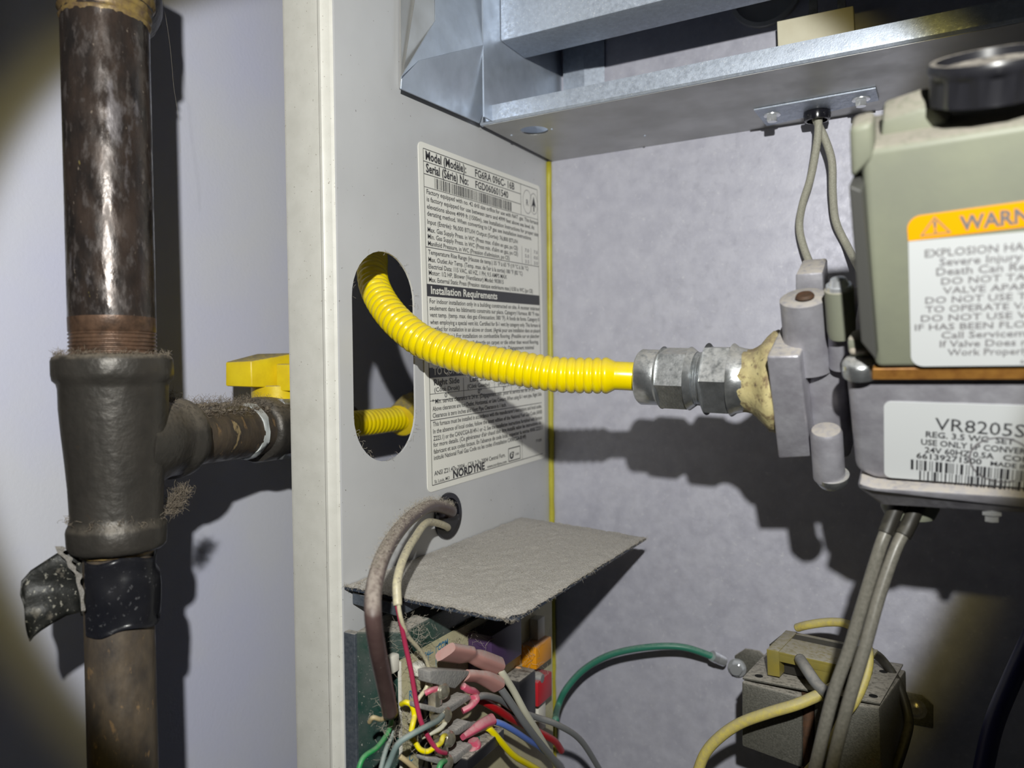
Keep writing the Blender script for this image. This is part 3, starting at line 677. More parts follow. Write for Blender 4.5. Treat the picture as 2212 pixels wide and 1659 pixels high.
f_ = on_x(790, 913, -.094)
hp += [on_x(740, 914, -.094), f_, on_x(870, 903, -.094)]
path, st = resample(spline(hp, 30), .0005)
P_ = .00425
def hr_(s):
    if s < .0135: return .0070 if s < .011 else .0070 + (s - .011) / .0025 * .0013
    t = ((s - .0135) / P_) % 1.0
    return .0077 + .0013 * math.sqrt(max(0, math.sin(math.pi * min(1, t / .93))))
bm = tube(bmesh.new(), path, 0, 28, rfun=hr_); link('corrugated_tube', fix(bm), 'yellow', hose, True)
def nx(u): return (ax(u) - a0).dot(adir)
def npx(r, u): return r / F * depth(ax(u))
bm = bmesh.new(); lathe(bm, a0, adir, [(0, npx(50, 1383)), (.0004, npx(56, 1383)), (.0015, npx(60, 1390)), (nx(1424), npx(60, 1424)), (nx(1430), npx(58, 1430))], 48)
link('nut_collar', bm, 'steelp', hose, 40)
bm = bmesh.new(); r1 = npx(69, 1465)
lathe(bm, a0, adir, [(nx(1426), r1 * .86), (nx(1434), r1 * .99), (nx(1434) + .0001, r1), (nx(1492), r1), (nx(1492) + .0001, r1 * .99), (nx(1506), r1 * .84), (nx(1507), r1 * .7)], 60, hexes=(2, 3), phase=math.radians(12))
link('flare_nut', bm, 'steelp', hose, 25)
bm = bmesh.new(); pfn = [(nx(1500), npx(50, 1500))]
for k in range(5): t = nx(1501) + k * .00105; pfn += [(t, npx(54, 1510)), (t + .0006, npx(58, 1510))]
pfn.append((nx(1530), npx(54, 1530))); lathe(bm, a0, adir, pfn, 48); link('male_thread', bm, 'steelp', hose, 40)
bm = bmesh.new(); r2 = npx(80, 1560)
lathe(bm, a0, adir, [(nx(1524), r2 * .84), (nx(1530), r2 * .985), (nx(1530) + .0001, r2), (nx(1584), r2), (nx(1584) + .0001, r2 * .985), (nx(1594), r2 * .90), (nx(1606), r2 * .86), (nx(1616), r2 * .84), (nx(1640), r2 * .6)], 60, hexes=(2, 3), phase=math.radians(2))
link('hex_adapter', bm, 'steelp', hose, 25)
# far end (through the hole): yellow-painted fitting on pipe
ff = thing('hose_end_fitting', path[-1], 'yellow painted hex fitting seen through the oblong hole behind the hose', 'fitting')
fd = (on_x(905, 868, -.100) - path[-1]).normalized()
bm = bmesh.new(); lathe(bm, path[-1] - fd * .006, fd, [(0, .0095), (.001, .012), (.010, .013), (.022, .013), (.023, .0115), (.030, .011)], 48, hexes=(2, 3), phase=.2); link('fitting_nut', bm, 'ypaint', ff, 30)
bm = bmesh.new(); lathe(bm, path[-1] + fd * .022, fd, [(0, .0105), (.05, .0105), (.0502, .0145), (.075, .0145)], 40); link('fitting_elbow', bm, 'cast', ff, 40)
# lint under the hose
low = [p - Z_ * (.0085) for p in path[60:620:6]]; hi = [p + Z_ * .0085 for p in path[150:620:6]]
bm = bmesh.new(); strands(bm, low, 110, .003, .00006, -.6, .0010, 31); strands(bm, hi, 170, .0018, .00005, .5, .0010, 32)
edge = [q + V((.0002, 0, 0)) for q in oblong]; strands(bm, edge, 60, .003, .00006, 0, .0006, 33)
o = link('lint', bm, 'lint', None, False, origin=path[300]); props(o, 'fine grey lint hairs clinging to yellow hose and hole rim', 'lint', kind='stuff')

# ================================================================== GAS VALVE
gv = thing('gas_valve', on_y(2050, 1100, 0.3470), 'large grey gas control valve with orange warning label and knob at right', 'valve')
YA, YU = 0.3070, 0.3005          # front planes: casting, cover
PT = math.radians(29)
UPD, BKD = V((0, -math.sin(PT), math.cos(PT))), V((0, math.cos(PT), math.sin(PT)))
def E(x, y, z): return X_ * x + BKD * y + UPD * z
def VP(u, v, y): return on_p(u, v, V((0, y, .992)), BKD)      # a face of the tilted valve
def ypoly(pts, y): return [VP(u, v, y) for u, v in pts]
# pipe dope
bm = bmesh.new(); tdp = [(nx(1603), npx(62, 1600)), (nx(1612), npx(68, 1600)), (nx(1630), npx(72, 1630)), (nx(1645), npx(82, 1650)), (nx(1660), npx(98, 1650)), (nx(1676), npx(112, 1660)), (nx(1692), npx(108, 1680))]
lathe(bm, a0 + adir * 0, adir, tdp, 40, jit=.0014); link('pipe_sealant', bm, 'dope', gv, True, label='dried yellow brown pipe sealant')
# inlet flange block
bm = bmesh.new(); F_ = ypoly([(1655, 770), (1727, 768), (1752, 988), (1681, 992)], 0.3250)
Bk = ypoly([(1668, 741), (1733, 738), (1760, 975), (1690, 985)], 0.3790); Bk = [p + E(.003, .05, 0) for p in F_]
hexa(bm, F_, Bk, .0012, segs=3); link('inlet_flange', bm, 'alu', gv, 30)
# middle casting
bm = bmesh.new(); hexa(bm, ypoly([(1730, 742), (1822, 736), (1836, 1000), (1752, 985)], 0.3370), [p + E(.004, .055, 0) for p in ypoly([(1722, 742), (1822, 736), (1836, 1000), (1756, 985)], 0.3370)], .004, segs=4)
link('valve_casting', bm, 'alu', gv, 30)
# big vertical boss with plug
def vcyl(name, u, v0, v1, ru, y, m, prof=None, parent=gv, tilt=0.10, n=40, label=None):
    a = VP(u, v0, y); b = VP(u + tilt * (v1 - v0), v1, y); d = (b - a); r = ru / F * depth(a); Lc = d.length
    bm = bmesh.new(); lathe(bm, a, d, [(0, r * .25), (.0002, r * .9), (.0008, r), (Lc * .5, r * 1.03), (Lc, r * 1.1)] if not prof else [(t * Lc, k * r) for t, k in prof], n)
    return link(name, bm, m, parent, 40, label=label)
vcyl('inlet_boss', 1736, 640, 790, 50, 0.3430, 'alu')
vcyl('boss_screw', 1738, 634, 641, 18, 0.3400, 'rust')
bm = bmesh.new(); hexa(bm, ypoly([(1718, 592), (1778, 588), (1780, 648), (1718, 648)], 0.3590), [p + E(0, .016, 0) for p in ypoly([(1722, 592), (1778, 588), (1780, 648), (1722, 648)], 0.3590)], .0012); link('pressure_plug', bm, 'alu', gv, 30)
vcyl('cover_post', 1812, 622, 725, 30, 0.3320, 'olive', [(0, .9), (.02, 1), (.85, 1.0), (1, .93)], tilt=.06)
vcyl('cover_screw', 1811, 600, 624, 26, 0.3320, 'bright', [(0, .3), (.1, .62), (.6, .80), (.61, 1), (1, 1.05)], tilt=.05)
vcyl('lower_post', 1816, 718, 790, 27, 0.3370, 'alu', [(0, .95), (1, 1.05)], tilt=.06)
vcyl('bottom_boss', 1784, 926, 1030, 33, 0.3230, 'alu', [(0, .3), (.02, .88), (.08, 1), (1, 1.02)], tilt=.07)
vcyl('bottom_screw', 1797, 1024, 1046, 35, 0.3230, 'steelp', [(0, 1), (.4, 1), (.9, .8), (1, .5)], tilt=.05)
# lower casting
bm = bmesh.new()
f1_ = ypoly([(1826, 800), (2400, 792), (2400, 1068), (1892, 1038), (1848, 1020)], YA)
hexa(bm, f1_, [p + E(-.001, .075, 0) for p in f1_], .0035, segs=4)
lowf = ypoly([(1858, 1030), (1892, 1038), (2400, 1068), (2400, 1115), (1905, 1087), (1852, 1046)], YA + .001)
lowb = [p + E(.002 if i < 3 else .002, .06, 0) for i, p in enumerate(lowf)]
for i in (0, 1, 2): lowf[i] -= BKD * .0050
for i in (3, 4, 5): lowf[i] -= BKD * .0015
hexa(bm, lowf, lowb, .0012); link('regulator_casting', bm, 'alu', gv, 30)
bm = bmesh.new(); gp = ypoly([(1884, 797), (2400, 790), (2400, 820), (1884, 821)], YA - .0045); prism(bm, gp, E(0, .05, 0), .0003, 1); link('gasket', bm, 'gasket', gv, label='orange brown gasket')
# corner screw with washer and dust cone
vcyl('corner_screw', 1858, 772, 808, 37, 0.3090, 'steelp', [(0, .5), (.15, .85), (0.3370, 1), (.6, 1), (.65, 1.02), (1, 1.0)], tilt=.03)
bm = bmesh.new(); hexa(bm, ypoly([(1826, 730), (1862, 736), (1884, 776), (1832, 772)], 0.3080), [p + E(.002, .012, 0) for p in ypoly([(1822, 742), (1862, 742), (1884, 776), (1822, 776)], 0.3080)], .002); link('screw_tab', bm, 'olive', gv, 30)
bm = bmesh.new(); c = VP(1856, 756, 0.3105); clump(bm, [c, c + X_ * .002, c - X_ * .001, c + UPD * .0015], 12, .0026, 77); link('dust_pile', fix(bm), 'lint', gv, True)
# cover
bm = bmesh.new()
ca = ypoly([(1862, 325), (2400, 238), (2400, 792), (1892, 796)], YU)
cb2 = [p.copy() for p in ypoly([(1838, 330), (2400, 238), (2400, 792), (1868, 794)], YU)]
for p in cb2: p += BKD * .045
cb2[0].x -= .0040; cb2[3].x -= .004
hexa(bm, ca, cb2, .0022, segs=3); link('cover_housing', bm, 'olive', gv, 30)
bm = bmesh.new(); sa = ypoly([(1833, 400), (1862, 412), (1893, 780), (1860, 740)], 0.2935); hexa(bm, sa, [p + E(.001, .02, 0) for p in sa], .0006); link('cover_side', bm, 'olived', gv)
bm = bmesh.new(); pa = ypoly([(1834, 276), (1886, 262), (1888, 345), (1838, 392)], YU - .001); hexa(bm, pa, [p + E(0, .012, .001) for p in pa], .002, segs=3)
pa = ypoly([(1985, 236), (2010, 232), (2045, 262), (2060, 300), (1900, 320), (1905, 262)], 0.3170); hexa(bm, pa, [p + E(0, .012, .004) for p in pa], .002); link('cover_lug', bm, 'olive', gv, 30)
# knob, tilted towards the viewer
kc = VP(2142, 168, 0.3160); kd = (UPD + V((.02, .04, .02))).normalized(); kr = 122 / F * depth(kc)
bm = bmesh.new(); x_, y_, d_ = frame(kd); n = 96; rings = []
for t, r, fl in ((-.0055, .97, .5), (-.0045, 1.0, 1), (.0018, .99, 1), (.0030, .99, .2), (.0036, 1.0, 0), (.0054, 1.0, 0), (.0064, .97, 0), (.0064, .88, 0), (.0040, .84, 0), (.0034, .3, 0)):
    rg = []
    for i in range(n):
        a = 2 * math.pi * i / n; k = r * (1 - fl * .085 * (.5 + .5 * math.cos(a * 12)) ** .5)
        rg.append(bm.verts.new(kc + d_ * t + (x_ * math.cos(a) + y_ * math.sin(a)) * kr * k))
    rings.append(rg)
for a, b in zip(rings, rings[1:]):
    for i in range(n): bm.faces.new((a[i], a[(i + 1) % n], b[(i + 1) % n], b[i]))
bm.faces.new(rings[0][::-1]); bm.faces.new(rings[-1]); link('control_knob', fix(bm), 'black', gv, 35, label='black fluted control knob with dusty rim')
# warning label
def plate_on(y, TL_, BL_, wid, corners, m, name, th=.0003, r=.004):
    tl, bl = VP(*TL_, y), VP(*BL_, y); dvv = (bl - tl); Hh = dvv.length; dvv.normalize(); duu = dvv.cross(BKD).normalized()
    if duu.x < 0: duu = -duu
    bm = bmesh.new(); prism(bm, [tl + duu * x + dvv * (Hh - yy) for x, yy in rounded(wid, Hh, r, 6, corners)], E(0, th, 0))
    return tl, duu, dvv, Hh, bm
tl, duu, dvv, Hh, bm = plate_on(YU - .0004, (1962, 522), (1968, 792), .075, (0, 0, 1, 1), 'labelw', 'warning_label')
wl = link('warning_label', bm, 'labelw', gv, label='white warning label with orange header')
tl2, du2, dv2, H2, bm = plate_on(YU - .0004, (1958, 470), (1962, 521), .075, (1, 1, 0, 0), 'orange', 'x')
link('label_header', bm, 'orange', wl, label='orange header strip')
bm = bmesh.new(); lf = E(0, -.00012, 0)
s_ = Hh / 270.0
text_faces(bm, 'WARNING', tl2 + du2 * .0143 + dv2 * (H2 * .82) + lf, du2, -dv2, .0066, width=.0285, bold=.03)
tri = [(.0034, .86), (.0120, .86), (.0077, .10)]; P3 = [tl2 + du2 * a + dv2 * (H2 * b) + lf for a, b in tri]; cc = sum(P3, V()) / 3
for k in range(3):
    a, b = P3[k], P3[(k + 1) % 3]; rquad(bm, [a, b, b.lerp(cc, .16), a.lerp(cc, .16)])
text_faces(bm, '!', tl2 + du2 * .0077 + dv2 * (H2 * .76) + lf, du2, -dv2, .0055, bold=.02, align='C')
ctr = .0228
for k, (s, wd, h) in enumerate((('EXPLOSION HAZARD', .040, 17), ('Severe Injury Or', .031, 17), ('Death Can Result', .033, 17), ('DO NOT TAKE', .030, 15), ('VALVE APART.', .029, 15), ('DO NOT USE TOOL', .040, 15),
        ('TO OPERATE VALVE.', .040, 15), ('DO NOT USE VALVE', .043, 15), ('IF HAS BEEN FLOODED', .047, 15), ('Call Serviceman', .030, 16), ('If Valve Does not', .031, 16), ('Work Properly.', .026, 16), ('66171500', .010, 8))):
    text_faces(bm, s, tl + duu * (ctr if k < 12 else .036) + dvv * ((34 + k * 19.2) * s_) + lf, duu, -dvv, h * s_ * 1.3, width=wd * .91, bold=.01, mi=1, align='C')
link('label_print', bm, ('inkg', 'inkg'), wl)
tl, duu, dvv, Hh, bm = plate_on(YA - .0004, (1909, 867), (1910, 1031), .085, (0, 1, 1, 0), 'labelw', 'x', r=.0025)
ang = math.radians(-3.2)
bl = link('part_sticker', bm, 'labelw', gv, label='white part number sticker with bar codes')
bm = bmesh.new(); s_ = Hh / 164
duu = (duu + dvv * .055).normalized()
def tx(s, x, y, h, wd, b=.0):
    x *= .86; wd *= .86; text_faces(bm, s, tl + duu * (x * s_) + dvv * (y * s_) + lf, duu, -dvv, h * s_ * 1.3, width=wd * s_, bold=b)
tx('VR8205S2296', 92, 50, 28, 232); tx('REG. 3.5 WC  SET', 76, 66, 13, 150, .02); tx('USE ONLY LP CONVERSION KIT', 68, 83, 13, 250, .02); tx('24V 60HZ 0.5A', 75, 99, 13, 120, .02); tx('CONFIRM', 210, 99, 12, 90, .02); tx('66139271500', 60, 113, 13, 115, .02); tx('MADE IN U.S.A.', 190, 113, 10, 110, .02)
rb = random.Random(9)
for k in range(36):
    a, b = math.radians(k * 8 + 60), math.radians(k * 8 + 68)
    rquad(bm, [tl + duu * ((178 + math.cos(t) * r) * s_) + dvv * ((100 + math.sin(t) * r) * s_) + lf for t, r in ((a, 44), (b, 44), (b, 47), (a, 47))], 1)
for (x0, y0, y1, x1) in ((50, 117, 139, 300), (66, 140, 160, 300)):
    x = x0
    while x < x1:
        wd = rb.choice((1.5, 1.5, 3, 5)); rquad(bm, [tl + duu * (a * s_) + dvv * ((b - .055 * 0) * s_) + lf for a, b in ((x * .86, y0), ((x + wd) * .86, y0), ((x + wd) * .86, y1), (x * .86, y1))]); x += wd + rb.choice((2, 3, 5))
link('label_print', bm, ('ink', 'inkg'), bl)
# the two leads under the valve
lg = 'grey leads hanging from the gas valve'
LW = (('left', [(1944, 1078, 0.3450), (1922, 1130, 0.3430), (1902, 1180, 0.3400), (1868, 1290, 0.3370), (1835, 1400, 0.3340), (1800, 1500, 0.3310), (1770, 1620, 0.3300), (1748, 1720, 0.3300)], 'left of two long dusty grey leads hanging from the gas valve'),
      ('right', [(1985, 1085, 0.3470), (1962, 1135, 0.3450), (1935, 1185, 0.3410), (1900, 1285, 0.3360), (1868, 1400, 0.3310), (1838, 1500, 0.3280), (1806, 1620, 0.3260), (1785, 1720, 0.3260)], 'right of two long dusty grey leads hanging from the gas valve'))
for nme, pts, lb in LW:
    P = [on_y(*p) for p in pts]; t = thing('valve_lead', P[0], lb, 'wire', 'leads hanging from the gas valve')
    wire('lead_wire', P[1:], 13.5 / F * depth(P[3]), 'lead', parent=t, sm=10)
    wire('sleeve', [P[0], P[0].lerp(P[1], .5), P[1], P[1].lerp(P[2], .45)], 16.5 / F * depth(P[1]), 'blackw', parent=t)
bm = bmesh.new(); c = on_y(1965, 1108, 0.3560); lathe(bm, c + Z_ * .012, -Z_, [(0, .011), (.010, .011), (.014, .009), (.0145, .004)], 30); link('lead_outlet', bm, 'olive', gv, 40)
bm = bmesh.new(); c = on_y(2142, 1112, 0.3370); lathe(bm, c + Z_ * .006, -Z_, [(0, .0035), (.006, .0035), (.0062, .0025), (.0085, .0025)], 6); link('pilot_screw', bm, 'bright', gv, 20)

# ================================================================== IGNITER under / above the shelf
ig = thing('hot_surface_igniter', iy, 'burner igniter with cream ceramic block and plate screwed under the metal shelf', 'igniter')
zp = zs - .0012
bm = bmesh.new(); prism(bm, [on_z(1628, 239, zp), on_z(1892, 192, zp), on_z(1899, 217, zp), on_z(1656, 273, zp)], V((0, 0, .0011)), .0002, 1); link('mounting_plate', bm, 'zincb', ig)
for u, v in ((1668, 252), (1860, 218)):
    c = on_z(u, v - 4, zp); bm = bmesh.new(); lathe(bm, c, -Z_, [(0, .0049), (.0006, .0048), (.0009, .0030), (.00092, .0032), (.0036, .0032), (.0042, .0026)], 36, hexes=(3, 4)); link('hex_screw', bm, 'bright', ig, 30)
bm = bmesh.new(); lathe(bm, iy + Z_ * .002, -Z_, [(0, .0055), (.0035, .0055), (.0036, .0076), (.0050, .0078), (.0082, .0070), (.0084, .0058), (.0040, .0050)], 40); link('bushing', bm, 'blackg', ig, 35, label='black bushing')
yI = iy.y; 
i1 = [iy + V((.0008, 0, .006)), iy + V((.0008, -.0002, -.004)), on_y(1766, 300, yI), on_y(1752, 380, yI + .004), on_y(1734, 440, yI + .008), on_y(1727, 490, yI + .012), on_y(1738, 540, yI + .010), on_y(1762, 595, yI + .004), on_y(1790, 650, yI - .030), on_y(1800, 700, .385)]
i2 = [iy + V((-.0012, .001, .006)), iy + V((-.001, .0015, -.004)), on_y(1782, 300, yI + .003), on_y(1797, 350, yI + .004), on_y(1799, 420, yI + .008), on_y(1806, 480, yI + .012), on_y(1832, 535, yI + .012), on_y(1862, 590, yI - .020), on_y(1890, 640, .360), on_y(1900, 700, .335)]
for P in (i1, i2): wire('braided_lead', P, 8.3 / F * depth(P[3]), 'braid', parent=ig)
cyb = yI + .002
bm = bmesh.new(); f = [on_y(u, v, cyb) for u, v in ((1678, 46), (1843, 12), (1847, 90), (1681, 122))]; prism(bm, f, V((0, .008, 0)), .0005); link('ceramic_block', bm, 'ceramic', ig)
for u in (1757, 1818):
    bm = bmesh.new(); a = on_y(u, 30, cyb + .004); hexa(bm, [a + V((-.0025, -.0012, -.004)), a + V((.0025, -.0012, -.004)), a + V((.0025, .0012, -.004)), a + V((-.0025, .0012, -.004))],
        [a + V((-.002, -.001, .03)), a + V((.002, -.001, .03)), a + V((.002, .001, .03)), a + V((-.002, .001, .03))], .0003); link('igniter_prong', bm, 'silver', ig)

# ================================================================== DUST SHIELD
yn, yf2 = on_x(744, 1265, .0).y, on_x(1130, 1115, .0).y
s0, s1 = on_x(744, 1266, .0006), on_x(1128, 1117, .0006); s2 = on_y(1396, 1161, yf2 + .001); s3 = on_x(1108, 1341, s2.x); s3b = s3 + V((-.010, -.0008, .0006)); 
tdir = V((0, 0, -.0012))
bm = bmesh.new(); N1, N2 = 60, 60; g = []
top = [s0, s3, s2, s1]
for i in range(N1 + 1):
    row = []
    for j in range(N2 + 1):
        a, b = i / N1, j / N2
        p = s0.lerp(s3, a).lerp(s1.lerp(s2, a), b)
        ed = min(a, 1 - a, b, 1 - b)
        p += Z_ * (.0009 * min(1, ed * 14) + .0006 * noise.noise(p * 260) + .0005 * noise.noise(p * 900)) 
        if a > .93 and b < .06: p += V((-.0035, .002, 0)) * (1 if (a > .98 and b < .02) else .4)
        row.append(bm.verts.new(p))
    g.append(row)
for i in range(N1):
    for j in range(N2): bm.faces.new((g[i][j], g[i][j + 1], g[i + 1][j + 1], g[i + 1][j]))
felt = bm
sd = thing('board_shield', s0, 'flat sheet thickly coated in grey dust jutting from side panel over circuit board', 'shield')
link('dust_layer', fix(felt), 'felt', sd, True, label='thick grey dust blanket')
bm = bmesh.new(); c3a = s3 + (s0 - s3).normalized() * .008; c3b = s3 + (s2 - s3).normalized() * .006
prism(bm, [p - Z_ * .0004 for p in (s0, c3a, c3b, s2, s1)], tdir); link('shield_sheet', bm, 'shield', sd)
bm = bmesh.new(); E = [s0.lerp(s3, k / 60) for k in range(61)] + [s3.lerp(s2, k / 60) for k in range(61)] + [s0 + V((.004, .004 + .001 * k, 0)) for k in range(12)]
strands(bm, E, 1100, .0018, .00005, 0, .0004, 41)
I_ = [s0.lerp(s3, random.random()).lerp(s1.lerp(s2, random.random()), random.random()) + Z_ * .001 for _ in range(500)]
strands(bm, I_, 500, .0016, .00005, .1, .0012, 42); o = link('lint', bm, 'lint', sd); o['kind'] = 'stuff'

# ================================================================== CONTROL BOARD on its bracket
XB = .036
brk = thing('board_bracket', on_x(744, 1659, 0), 'dusty blue grey steel bracket box under the dust sheet, left of circuit board', 'bracket')
yb0 = on_x(868, 1500, XB).y
z_top = on_x(746, 1362, 0).z; zlow = Z0 + .05
yb1 = YF + .0004
bm = bmesh.new()
e1 = on_y(768, 1500, yb1).x; e2 = XB - .004
prism(bm, [V((.0003, yb1, zlow)), V((e1, yb1, zlow)), V((e1, yb1, z_top)), V((.0003, yb1, z_top))], V((0, .004, 0)), .0004); link('bracket_flange', bm, 'bluesteel', brk)
bm = bmesh.new(); hexa(bm, [V((e1 - .0005, yb1 + .001, zlow)), V((e2, yb1 + .008, zlow)), V((e2, yb1 + .008, z_top + .003)), V((e1 - .0005, yb1 + .001, z_top + .001))],
    [V((.001, yb1 + .10, zlow)), V((e2, yb1 + .10, zlow)), V((e2, yb1 + .10, z_top + .006)), V((.001, yb1 + .10, z_top + .006))], .0015)
link('bracket_body', bm, 'greenbox', brk, 30)
bm = bmesh.new(); zt2 = on_x(746, 1300, 0).z
prism(bm, [V((.0008, yb1 + .006, z_top + .012)), V((.030, yb1 + .006, z_top + .010)), V((.030, yb1 + .006, zt2 + .002)), V((.0008, yb1 + .006, zt2 + .004))], V((0, .05, 0)), .0006); link('bracket_tab', bm, 'bluesteel', brk)
bd = thing('control_board', on_x(868, 1659, XB), 'cream furnace circuit board with wires, standing below the dusty sheet', 'circuit board')
ytf = on_x(1193, 1400, XB).y
zt_ = on_x(868, 1428, XB).z
bm = bmesh.new(); box(bm, (XB - .0008, (yb0 + ytf) / 2, (zt_ + zlow) / 2), (.0016, ytf - yb0, zt_ - zlow)); link('board', bm, 'pcb', bd)
bm = bmesh.new(); box(bm, (XB - .0008, yb0 - .0003, (zt_ + zlow) / 2), (.0017, .0006, zt_ - zlow)); link('board_edge', bm, 'pcbe', bd)
bm = bmesh.new()
def bt_(s, u, v, h, bold=.01): text_faces(bm, s, on_x(u, v, XB + .0002), Y_, Z_, h, bold=bold, sx=.8)
bt_('COM', 946, 1406, .005); bt_('24V', 918, 1422, .004); bt_('R', 884, 1512, .006); bt_('C', 884, 1648, .006); bt_('W', 885, 1480, .004)
for pts in (((942, 1440), (942, 1398), (962, 1386)), ((925, 1435), (925, 1415), (936, 1408))):
    for a, b in zip(pts, pts[1:]):
        p, r2_ = on_x(*a, XB + .0002), on_x(*b, XB + .0002); s = (r2_ - p).normalized().cross(X_) * .0002; rquad(bm, [p - s, r2_ - s, r2_ + s, p + s])
link('board_print', bm, 'blue_ink', bd)['kind'] = 'stuff'
def comp(name, u0, v0, u1, v1, h, m, x=XB, bev=.0008, lab=None):
    """block standing on the board; its outer face's opposite corners are read from the photo"""
    a, b = on_x(u0, v0, x + h), on_x(u1, v1, x + h); bm = bmesh.new()
    box(bm, (x + h / 2, (a.y + b.y) / 2, (a.z + b.z) / 2), (h, abs(a.y - b.y), abs(a.z - b.z)), bev); return link(name, bm, m, bd, 30, label=lab)
comp('relay', 1062, 1374, 1128, 1414, .015, 'purple', bev=.001, lab='dusty purple relay')
comp('fuse', 1158, 1398, 1192, 1422, .010, 'fuseo', lab='orange blade fuse'); comp('fuse', 1162, 1474, 1193, 1502, .010, 'fuser', lab='red blade fuse')
comp('black_block', 1122, 1472, 1158, 1540, .012, 'black'); comp('connector_strip', 1162, 1340, 1178, 1398, .006, 'pcbe'); comp('connector_strip', 1163, 1502, 1180, 1570, .006, 'pcbe')
comp('terminal_block', 930, 1500, 962, 1700, .008, 'blackg'); comp('relay', 1010, 1640, 1090, 1600, .022, 'black', lab='square dusty black relay at bottom edge')
c = on_x(1172, 1466, XB + .010); bm = bmesh.new(); lathe(bm, c - X_ * .010, X_, [(0, .0035), (.008, .0035), (.010, .0025), (.0103, .001)], 24); link('capacitor', bm, 'greyw', bd, 40)
c = on_x(1126, 1447, XB + .004); bm = bmesh.new(); lathe(bm, c - X_ * .004, X_, [(0, .0016), (.003, .0016), (.004, .001)], 16); link('indicator', bm, 'fuseo', bd, 40, label='small amber component')
# insulating strip of white nylon behind the red wire
comp('nylon_standoff', 905, 1440, 925, 1452, .006, 'pcbe'); comp('nylon_standoff', 846, 1420, 864, 1448, .004, 'pcbe', x=XB - .004)
for k, (u, v) in enumerate(((975, 1497), (980, 1549), (988, 1600), (983, 1651))):
    c = on_x(u, v, XB + .021); bm = bmesh.new()
    lathe(bm, c - V((.010, .001, 0)), V((1, -.25, .2)), [(0, .0034), (.006, .0034), (.0062, .0038), (.0080, .0037), (.0094, .0026), (.0098, .001)], 24)
    box(bm, c + V((-.005, -.006, -.001)), (.0045, .0055, .0075), .0006); link('terminal_screw', bm, 'silver', bd, 30)
for pts in (((928, 1450), (945, 1446), (1020, 1450), (984, 1488), (930, 1476)),
            ((910, 1520), (950, 1529), (975, 1522), (1012, 1500), (1022, 1508), (978, 1538), (950, 1542), (910, 1532)),
            ((957, 1580), (985, 1577), (1012, 1558), (1030, 1562), (992, 1588), (958, 1592)),
            ((925, 1636), (960, 1640), (985, 1632), (1018, 1606), (1026, 1616), (985, 1650), (955, 1654), (925, 1645))):
    bm = bmesh.new(); prism(bm, [on_x(u, v, XB + .0185) for u, v in pts], V((-.007, 0, 0)), .0007); link('terminal_barrier', bm, 'greydust', bd, 35, label='dust coated grey terminal barrier')

# ================================================================== WIRES AT THE BOARD
def B_(u, v, h=.0): return on_x(u, v, XB + h)
def sleeve(parent, pts, r, m, flat=.62):
    sp = spline(pts, 8); bm = bmesh.new(); tube(bm, sp, r, 16, flat=flat, rfun=None); return link('crimp_sleeve', fix(bm), m, parent, True)
def lead(label, pts, r, m, name='board_wire', sl=None):
    o = wire(name, pts, r, m, label, 'wire'); 
    if sl:
        bm = bmesh.new(); sp = spline(sl[0], 8)
        k = len(sp); tube(bm, sp, sl[1], 18, rfun=sl[3] if len(sl) > 3 else None); 
        for v in bm.verts: pass
        link('crimp_sleeve', fix(bm), sl[2], o, True, label='pink insulated crimp sleeve')
    return o
SL = lambda r: (lambda s: r * (1.0 if s < .008 else (.80 if s < .012 else 1.05)))
def sleeve_bm(path, ws, ts, wide):
    """flattened insulation sleeve: half width ws(t) along 'wide', half thickness ts(t)"""
    sp = spline(path, 8); bm = bmesh.new(); rings = []; n = 20
    for k, p in enumerate(sp):
        t = k / (len(sp) - 1); d = (sp[min(k + 1, len(sp) - 1)] - sp[max(k - 1, 0)]).normalized()
        a = (wide - d * wide.dot(d)).normalized(); b = d.cross(a); rg = []
        for i in range(n):
            c, q = math.cos(2 * math.pi * i / n), math.sin(2 * math.pi * i / n)
            f = lambda v: math.copysign(abs(v) ** .6, v)
            rg.append(bm.verts.new(p + a * f(c) * ws(t) + b * f(q) * ts(t)))
        rings.append(rg)
    for a, b in zip(rings, rings[1:]):
        for i in range(n): bm.faces.new((a[i], a[(i + 1) % n], b[(i + 1) % n], b[i]))
    bm.faces.new(rings[0][::-1]); bm.faces.new(rings[-1]); return fix(bm)
def lerpf(*ks):
    def f(t):
        for (a, x), (b, y) in zip(ks, ks[1:]):
            if t <= b: return x + (y - x) * (t - a) / max(1e-6, b - a)
        return ks[-1][1]
    return f
def lead(label, pts, r, m, sl=None, sm='pink', W=None, T=None, wide=V((.75, 0, .66)), txt='pink insulated crimp sleeve'):
    o = wire('board_wire', pts, r, m, label, 'wire', group='coloured wires at the circuit board')
    if sl: link('crimp_sleeve', sleeve_bm(sl, W, T, wide), sm, o, 45, label=txt)
    return o
WF, TF = lerpf((0, .0060), (.42, .0060), (.55, .0036), (.66, .0040), (.8, .0044), (1, .0046)), lerpf((0, .0024), (.42, .0024), (.55, .0022), (.7, .0034), (1, .0038))
lead('thick white wire leading from the uppermost faded pink sleeve down to the right', [B_(1068, 1438, .018), B_(1082, 1450, .021), B_(1108, 1490, .022), B_(1134, 1538, .023), B_(1160, 1580, .022), B_(1200, 1650, .018), B_(1215, 1680, .018)], .0019, 'white',
     [B_(962, 1408, .016), B_(1000, 1414, .017), B_(1030, 1420, .018), B_(1074, 1438, .019)], 'pinkf', WF, TF, txt='faded pink crimp sleeve, dusty on top')
